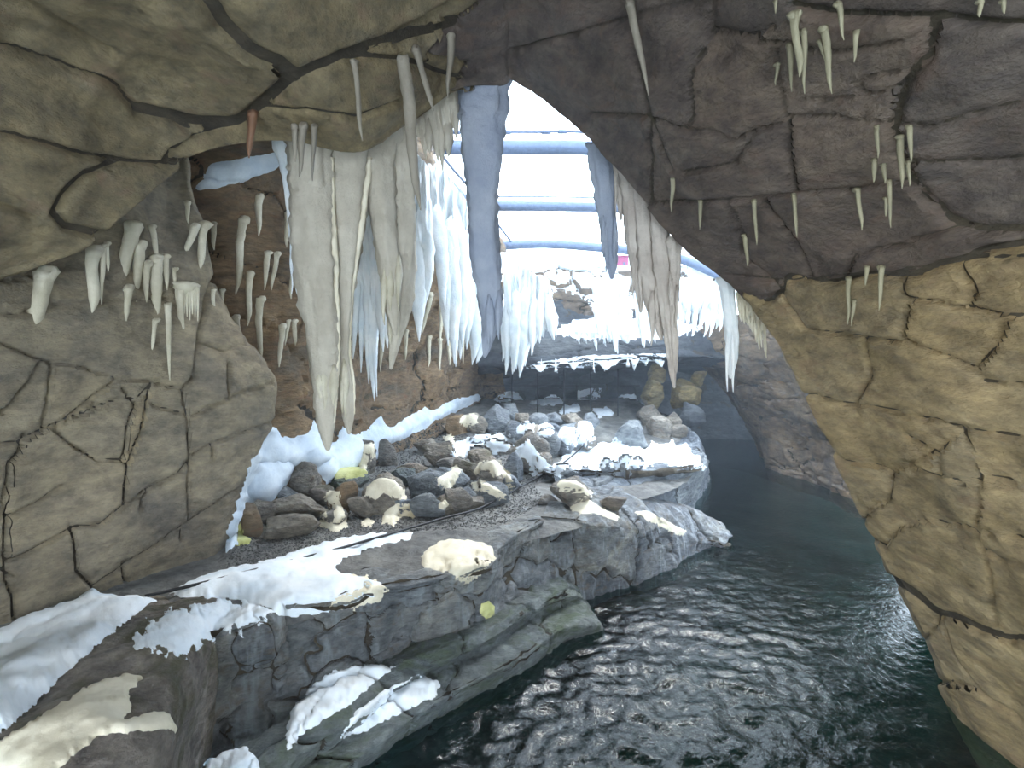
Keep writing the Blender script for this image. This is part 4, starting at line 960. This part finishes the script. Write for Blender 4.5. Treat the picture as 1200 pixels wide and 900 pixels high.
for i, (nm, path, d, m, lb, fl) in enumerate(big):
    if nm in ('r3', 'r4', 'r5'): path = [(x, y, w * .86) for x, y, w in path]
    mid = px3(path, d); base = mid[0][:3]
    e = empty('stalactite', base); tag(e, lb, 'stalactite')
    spike_obj('body', mid, M[m], e, seg=26, step=.028, rough=.22 if nm[0] == 'r' else .15, flute=.22, seed=i, flat=fl if fl > .5 else .8)
    # cream ridge standing in for rim light on the right edge, and tip points
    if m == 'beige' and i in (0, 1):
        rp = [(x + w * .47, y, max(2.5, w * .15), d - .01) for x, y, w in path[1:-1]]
        o = spike_obj('rim_light_ridge', px3(rp, d), M['cream'], e, seg=10, step=.02, rough=.5, flute=.2, seed=40 + i); o['label'] = 'crumpled ridge whitened to imitate rim light down the side of the stalactite'
    rs_ = random.Random(i + 60)
    x, y, w = path[-3]
    for k_ in range(3 if w > 6 else 0):
        xx = x + rs_.uniform(-.5, .5) * w; yy = y + rs_.uniform(-10, 10); ln = rs_.uniform(18, 42)
        spike_obj('tip', px3([(xx, yy - 26, w * .1), (xx, yy - 6, w * .4), (xx, yy + 4, w * .36), (xx + rs_.uniform(-2, 2), yy + ln * .6, w * .2), (xx, yy + ln, 1)], d - .06), M['yellow' if m == 'beige' else m], e, seg=8, step=.04, seed=i * 7 + k_)

# --- curtains
def curtain(label, tops, mids, tips, d, n, mat, w=(7, 14), thick=.12, seed=0, cat='icicles', tipn=0):
    """A fused sheet with icicle fringe; tops / mids / tips are polylines (px, py) from left to right."""
    rs = random.Random(seed)
    I = lambda P_, t: np.array([np.interp(t, np.linspace(0, 1, len(P_)), [p[0] for p in P_]), np.interp(t, np.linspace(0, 1, len(P_)), [p[1] for p in P_])])
    nu, nv = max(16, int(n * 7)), 40
    u = np.linspace(0, 1, nu); A = np.array([I(tops, t) for t in u]); B_ = np.array([I(mids, t) for t in u])
    v = np.linspace(0, 1, nv)[:, None, None]
    PX = A[None] * (1 - v) + B_[None] * v
    jag = (np.sin(u * n * 3.1) * .5 + fbm(np.stack([u * n * 1.7, u * 0 + seed, u * 0], -1), 1, 2))[None, :]
    PX[..., 1] += (v[..., 0] ** 2) * jag * 10
    dd = np.array([d]) if np.isscalar(d) else None
    dep = np.full(PX.shape[:2], float(d)) if np.isscalar(d) else np.broadcast_to(np.interp(u, [0, 1], d)[None], PX.shape[:2]).copy()
    base = D(PX[..., 0], PX[..., 1], dep)
    th = thick * np.sqrt(np.clip(1 - v[..., 0] ** 3, .02, 1)) * np.clip(np.minimum(u, 1 - u) * 12, .12, 1)[None]
    rel = 1 + .8 * fbm(np.stack([PX[..., 0] * .16, PX[..., 1] * .02, PX[..., 0] * 0 + seed], -1), 1, 3)
    fr_ = base.copy(); fr_[..., 1] -= th * rel; bk = base.copy(); bk[..., 1] += th * .7
    P_ = np.concatenate([fr_, bk[::-1], fr_[:1]], 0)
    e = empty('ice_curtain', base[0].mean(0)); tag(e, label, cat)
    part('ice_sheet', P_.reshape(-1, 3), gridfaces(P_.shape[0], nu), mat, e)
    for k_ in range(n):
        t = (k_ + rs.uniform(.15, .85)) / n; m = I(mids, t); q = I(tips, t); a = I(tops, t)
        yt = m[1] - rs.uniform(.3, .7) * (m[1] - a[1]); yb = m[1] + (q[1] - m[1]) * rs.uniform(.35, 1.0); xx = m[0] + (q[0] - m[0]) * .5; ww = rs.uniform(*w)
        dk = (float(d) if np.isscalar(d) else float(np.interp(t, [0, 1], d))) - rs.uniform(0, thick)
        pth = [(m[0] * .7 + a[0] * .3, yt - 8, ww * .2), (m[0] * .8 + a[0] * .2, yt + 8, ww * .9), ((m[0] + xx) / 2, (yt + yb) / 2, ww), (xx, yt + (yb - yt) * .8, ww * .5), (q[0], yb, 1)]
        spike_obj('icicle', px3(pth, dk), mat, e, seg=9, step=.05, rough=.22, flute=.2, seed=seed * 31 + k_)
    return e
ICE, YE = M['ice'], M['yellow']
curtain('wide beige flowstone curtain joining the tops of the thick left stalactites', [(346, 165), (400, 172), (450, 150), (482, 125)], [(352, 205), (410, 225), (450, 250), (480, 215)], [(356, 235), (410, 250), (450, 290), (480, 250)], 5.55, 7, M['beige'], (12, 22), .1, 20)
curtain('first white ice curtain, between the second and third beige stalactites', [(424, 205), (436, 200), (452, 215)], [(418, 350), (432, 370), (458, 370)], [(412, 430), (438, 475), (458, 440)], 6.4, 7, ICE, (9, 17), .14, 1)
curtain('white pointed ice curtain left of the pinkish rock gap', [(472, 185), (487, 180), (504, 200)], [(476, 320), (490, 350), (505, 290)], [(484, 400), (491, 432), (497, 380)], 7.2, 5, ICE, (14, 22), .2, 2)
curtain('broad bright ice curtain just left of the central stalactite', [(500, 196), (520, 203), (545, 236), (560, 262), (584, 300)], [(514, 300), (530, 325), (545, 370), (557, 385), (580, 380)], [(520, 400), (533, 440), (545, 430), (554, 442), (562, 420)], (8.2, 9.4), 12, ICE, (12, 22), .26, 3)
curtain('fan of white icicles right of the central stalactite', [(590, 322), (605, 308), (625, 322), (640, 335), (645, 345)], [(592, 385), (605, 390), (618, 385), (632, 370), (650, 365)], [(588, 448), (602, 445), (615, 445), (634, 425), (656, 388)], 9.5, 17, ICE, (8, 15), .22, 4)
curtain('far left snow fringe with few long white icicles beneath the grey stalactite', [(692, 330), (710, 326), (738, 334)], [(700, 372), (712, 378), (730, 372)], [(700, 400), (716, 418), (732, 418)], 12.8, 7, ICE, (6, 10), .2, 5)
curtain('small snow fringe behind the longest right stalactite', [(742, 345), (755, 338), (775, 345)], [(746, 378), (758, 376), (772, 372)], [(748, 400), (757, 418), (776, 395)], 12.6, 6, ICE, (5, 8), .18, 6)
curtain('wide snow fringe between longest right stalactite and lone white one', [(788, 330), (810, 324), (830, 330), (850, 342)], [(790, 362), (810, 366), (830, 366), (848, 372)], [(792, 388), (808, 396), (822, 400), (846, 392)], 12, 12, ICE, (4, 8), .25, 7)
curtain('beige fringe of short icicles under the bending right arch', [(862, 342), (872, 348), (884, 368), (897, 386)], [(866, 366), (876, 372), (887, 388), (898, 400)], [(868, 390), (878, 392), (888, 408), (900, 424)], 5.2, 9, YE, (3, 6), .05, 8)
curtain('beige tattered ice sheet hanging left of the central stalactite near the arch', [(482, 128), (500, 118), (520, 106), (540, 100)], [(488, 150), (500, 165), (522, 165), (538, 125)], [(492, 172), (502, 200), (524, 212), (540, 150)], 5.2, 9, M['beige'], (7, 13), .07, 9)
curtain('low yellowish fringe on the shaded face left of white curtains', [(398, 300), (412, 310), (425, 330)], [(402, 340), (412, 350), (422, 360)], [(404, 380), (414, 400), (424, 420)], 6.8, 4, YE, (4, 7), .06, 10)
curtain('small white icicle row hanging off the far snow shelf', [(672, 388), (700, 390), (740, 392)], [(674, 393), (700, 396), (738, 396)], [(676, 402), (702, 412), (740, 404)], 13.2, 7, ICE, (3, 5), .06, 11)
curtain('thin icicle row under the lowest far snow strip', [(625, 428), (680, 424), (740, 420), (780, 418)], [(626, 431), (680, 427), (740, 424), (780, 421)], [(628, 436), (682, 440), (740, 432), (778, 428)], 13.1, 9, ICE, (2, 4), .04, 12)

# --- single icicles
def single(lst, phrase, mat, dz, group, seed=0, name='icicle', back=.0, fixed=None, cap=False):
    lst = sorted(lst, key=lambda r: (r[0], r[1]))
    for i, (x0, y0, x1, y1, w) in enumerate(lst):
        if fixed is None:
            h = ground_hit(bvh, x0, y0); d = (h[0].y if h[0] is not None else 6) - dz
        else: d = fixed
        blunt = w >= 14
        pth = [(x0, y0 - 1, w * 1.05), (x0 + (x1 - x0) * .3, y0 + (y1 - y0) * .3, w * .95), (x0 + (x1 - x0) * .75, y0 + (y1 - y0) * .75, w * (.85 if blunt else .6)), (x1, y1, w * (.6 if blunt and x0 < 60 else .12))]
        bx = rnd.uniform(-.18, .18) * w; pth = [pth[0], (pth[1][0] + bx, pth[1][1], pth[1][2] * rnd.uniform(.8, 1.05)), (pth[2][0] - bx, pth[2][1], pth[2][2] * rnd.uniform(.85, 1.15)), pth[3]]
        e = empty(name, D(x0, y0, d)); tag(e, f'{nth(i)}{phrase}', 'icicle', group)
        spike_obj('shaft', px3(pth, d), mat, e, seg=10, step=.035, rough=.2, flute=.25, seed=seed + i)
        # the flared foot that fixes it to the rock
        a = D(x0, y0, d); r = w * .5 * d / F
        spike_obj('flared_top', [(a[0], a[1] + dz * .3, a[2] + r * .9, r * .7), (a[0], a[1] + dz * .2, a[2] + r * .2, r * (1.45 if (i * 7 + seed) % 3 == 0 else 1.05)), (a[0], a[1], a[2] - r * .9, r * .95)], mat, e, seg=10, step=.02, rough=.35, seed=seed + i + 500, flat=1.2)
leftset = [(53, 319, 40, 380, 18), (109, 293, 108, 366, 14), (120, 288, 119, 357, 6), (156, 265, 130, 364, 14), (125, 285, 127, 318, 5), (164, 286, 160, 355, 11), (150, 337, 148, 376, 9), (172, 308, 172, 354, 8), (178, 265, 186, 308, 6), (183, 303, 184, 376, 12),
 (182, 375, 178, 411, 6), (196, 357, 199, 446, 6), (193, 300, 196, 340, 7), (205, 315, 204, 335, 5), (228, 265, 210, 312, 9), (240, 263, 233, 318, 10), (219, 237, 221, 262, 6), (250, 262, 251, 293, 6), (212, 340, 214, 432, 7)]
single(leftset, 'of the yellowish icicles on the left wall under the ceiling lip', YE, .09, 'icicles on the left wall', 1)
midset = [(250, 340, 250, 368, 4), (260, 340, 260, 366, 5), (286, 257, 276, 345, 10), (304, 230, 303, 276, 8), (276, 372, 278, 432, 8), (293, 320, 290, 382, 7), (306, 350, 303, 434, 8), (325, 297, 318, 340, 6), (345, 303, 341, 350, 7), (337, 250, 336, 290, 7),
 (331, 382, 327, 430, 7), (345, 376, 346, 405, 5), (338, 376, 334, 405, 4), (361, 368, 363, 432, 7), (314, 296, 310, 340, 6), (355, 335, 352, 366, 6)]
single(midset, 'of the pegged icicles on the orange wall left of tallest stalactite', YE, .12, 'icicles on the orange wall', 2)
backset = [(424, 362, 423, 418, 6), (505, 345, 495, 390, 6), (517, 360, 516, 400, 6), (503, 395, 502, 430, 6), (515, 398, 516, 434, 5), (476, 388, 475, 422, 5), (530, 352, 529, 418, 5), (542, 392, 543, 426, 4), (448, 390, 446, 436, 5), (432, 400, 431, 430, 5), (410, 352, 411, 392, 6), (498, 350, 494, 372, 4), (526, 400, 527, 428, 4), (460, 392, 459, 418, 4)]
single(backset, 'of the small icicles on shaded rock behind the white curtains', YE, .12, 'icicles behind the curtains', 3)
rightset = [(909, 1, 909, 16, 4), (932, 17, 937, 90, 11), (942, 36, 943, 110, 7), (925, 52, 928, 108, 6), (965, 33, 975, 110, 8), (960, 48, 967, 72, 4), (982, 4, 989, 47, 7), (1004, 37, 1001, 73, 6), (911, 75, 909, 100, 5),
 (1028, 148, 1029, 185, 5), (1025, 187, 1024, 214, 5), (1036, 193, 1037, 215, 5), (1042, 212, 1044, 267, 5), (1038, 232, 1038, 254, 4), (1055, 160, 1057, 221, 6), (1066, 148, 1068, 190, 6), (1064, 190, 1066, 218, 5), (1005, 222, 1010, 270, 6)]
rightset += [(930, 228, 934, 278, 5), (821, 235, 820, 269, 5), (884, 235, 887, 287, 5), (873, 276, 876, 312, 5), (788, 210, 787, 248, 5), (1150, 1, 1148, 20, 6), (1176, 1, 1177, 16, 5)]
single(rightset, 'of the small icicles scattered on the upper right rock', M['dull'], .05, 'icicles on the upper right rock', 4)
single([(995, 326, 993, 380, 6), (1001, 352, 998, 382, 4), (1016, 313, 1014, 335, 5), (1033, 313, 1030, 364, 6)], 'of four icicles on the yellow part of right wall', M['dull'], .05, 'icicles on the lower right wall', 5)
single([(415, 72, 425, 165, 7), (471, 66, 493, 246, 14), (487, 57, 508, 130, 9), (528, 42, 525, 115, 8), (738, 3, 760, 112, 9), (345, 148, 346, 190, 7), (356, 147, 351, 207, 9), (368, 148, 366, 212, 7)], 'of the greyish icicles hanging from the brown ceiling', M['brown'], .05, 'icicles from the ceiling', 6)
single([(296, 132, 292, 185, 11)], 'and only rusty red icicle on the ceiling at upper left', M['rust'], .05, 'icicles from the ceiling', 7)
# comb cluster on the left wall
h = ground_hit(bvh, 218, 340); d = h[0].y - .1
e = empty('icicle_comb', D(219, 335, d)); tag(e, 'comb shaped cluster of thin icicles under one crust on the left wall', 'icicles')
a = D(219, 336, d)
spike_obj('crust', [(a[0], a[1], a[2] + .05, .03), (a[0], a[1], a[2] + .03, .095), (a[0], a[1], a[2] - .02, .1), (a[0], a[1], a[2] - .05, .05)], YE, e, seg=16, step=.012, rough=.4, seed=9)
for k_ in range(9):
    x = 207 + k_ * 3.1; spike_obj('icicle', px3([(x, 336, 3.4), (x, 352, 3), (x, 366 + (k_ * 37 % 11), 1)], d - .02), YE, e, seg=7, step=.03, seed=k_)

# thin haze hanging in the daylit court
bm = bmesh.new(); bmesh.ops.create_cube(bm, size=1)
me = bpy.data.meshes.new('haze'); bm.to_mesh(me); bm.free()
nt = NT('thin_haze'); out = nt.a('ShaderNodeOutputMaterial'); vs_ = nt.a('ShaderNodeVolumeScatter', Color=(.72, .84, 1, 1), Density=.0075, Anisotropy=.35); nt.l(vs_.outputs[0], out.inputs['Volume'])
me.materials.append(nt.m); hz = bpy.data.objects.new('haze', me); col.objects.link(hz); hz.location = (1.5, 10.4, 3.6); hz.scale = (14, 18.4, 7.6)
tag(hz, 'thin bluish daylight haze filling the court beyond the arch', 'haze', kind='stuff')
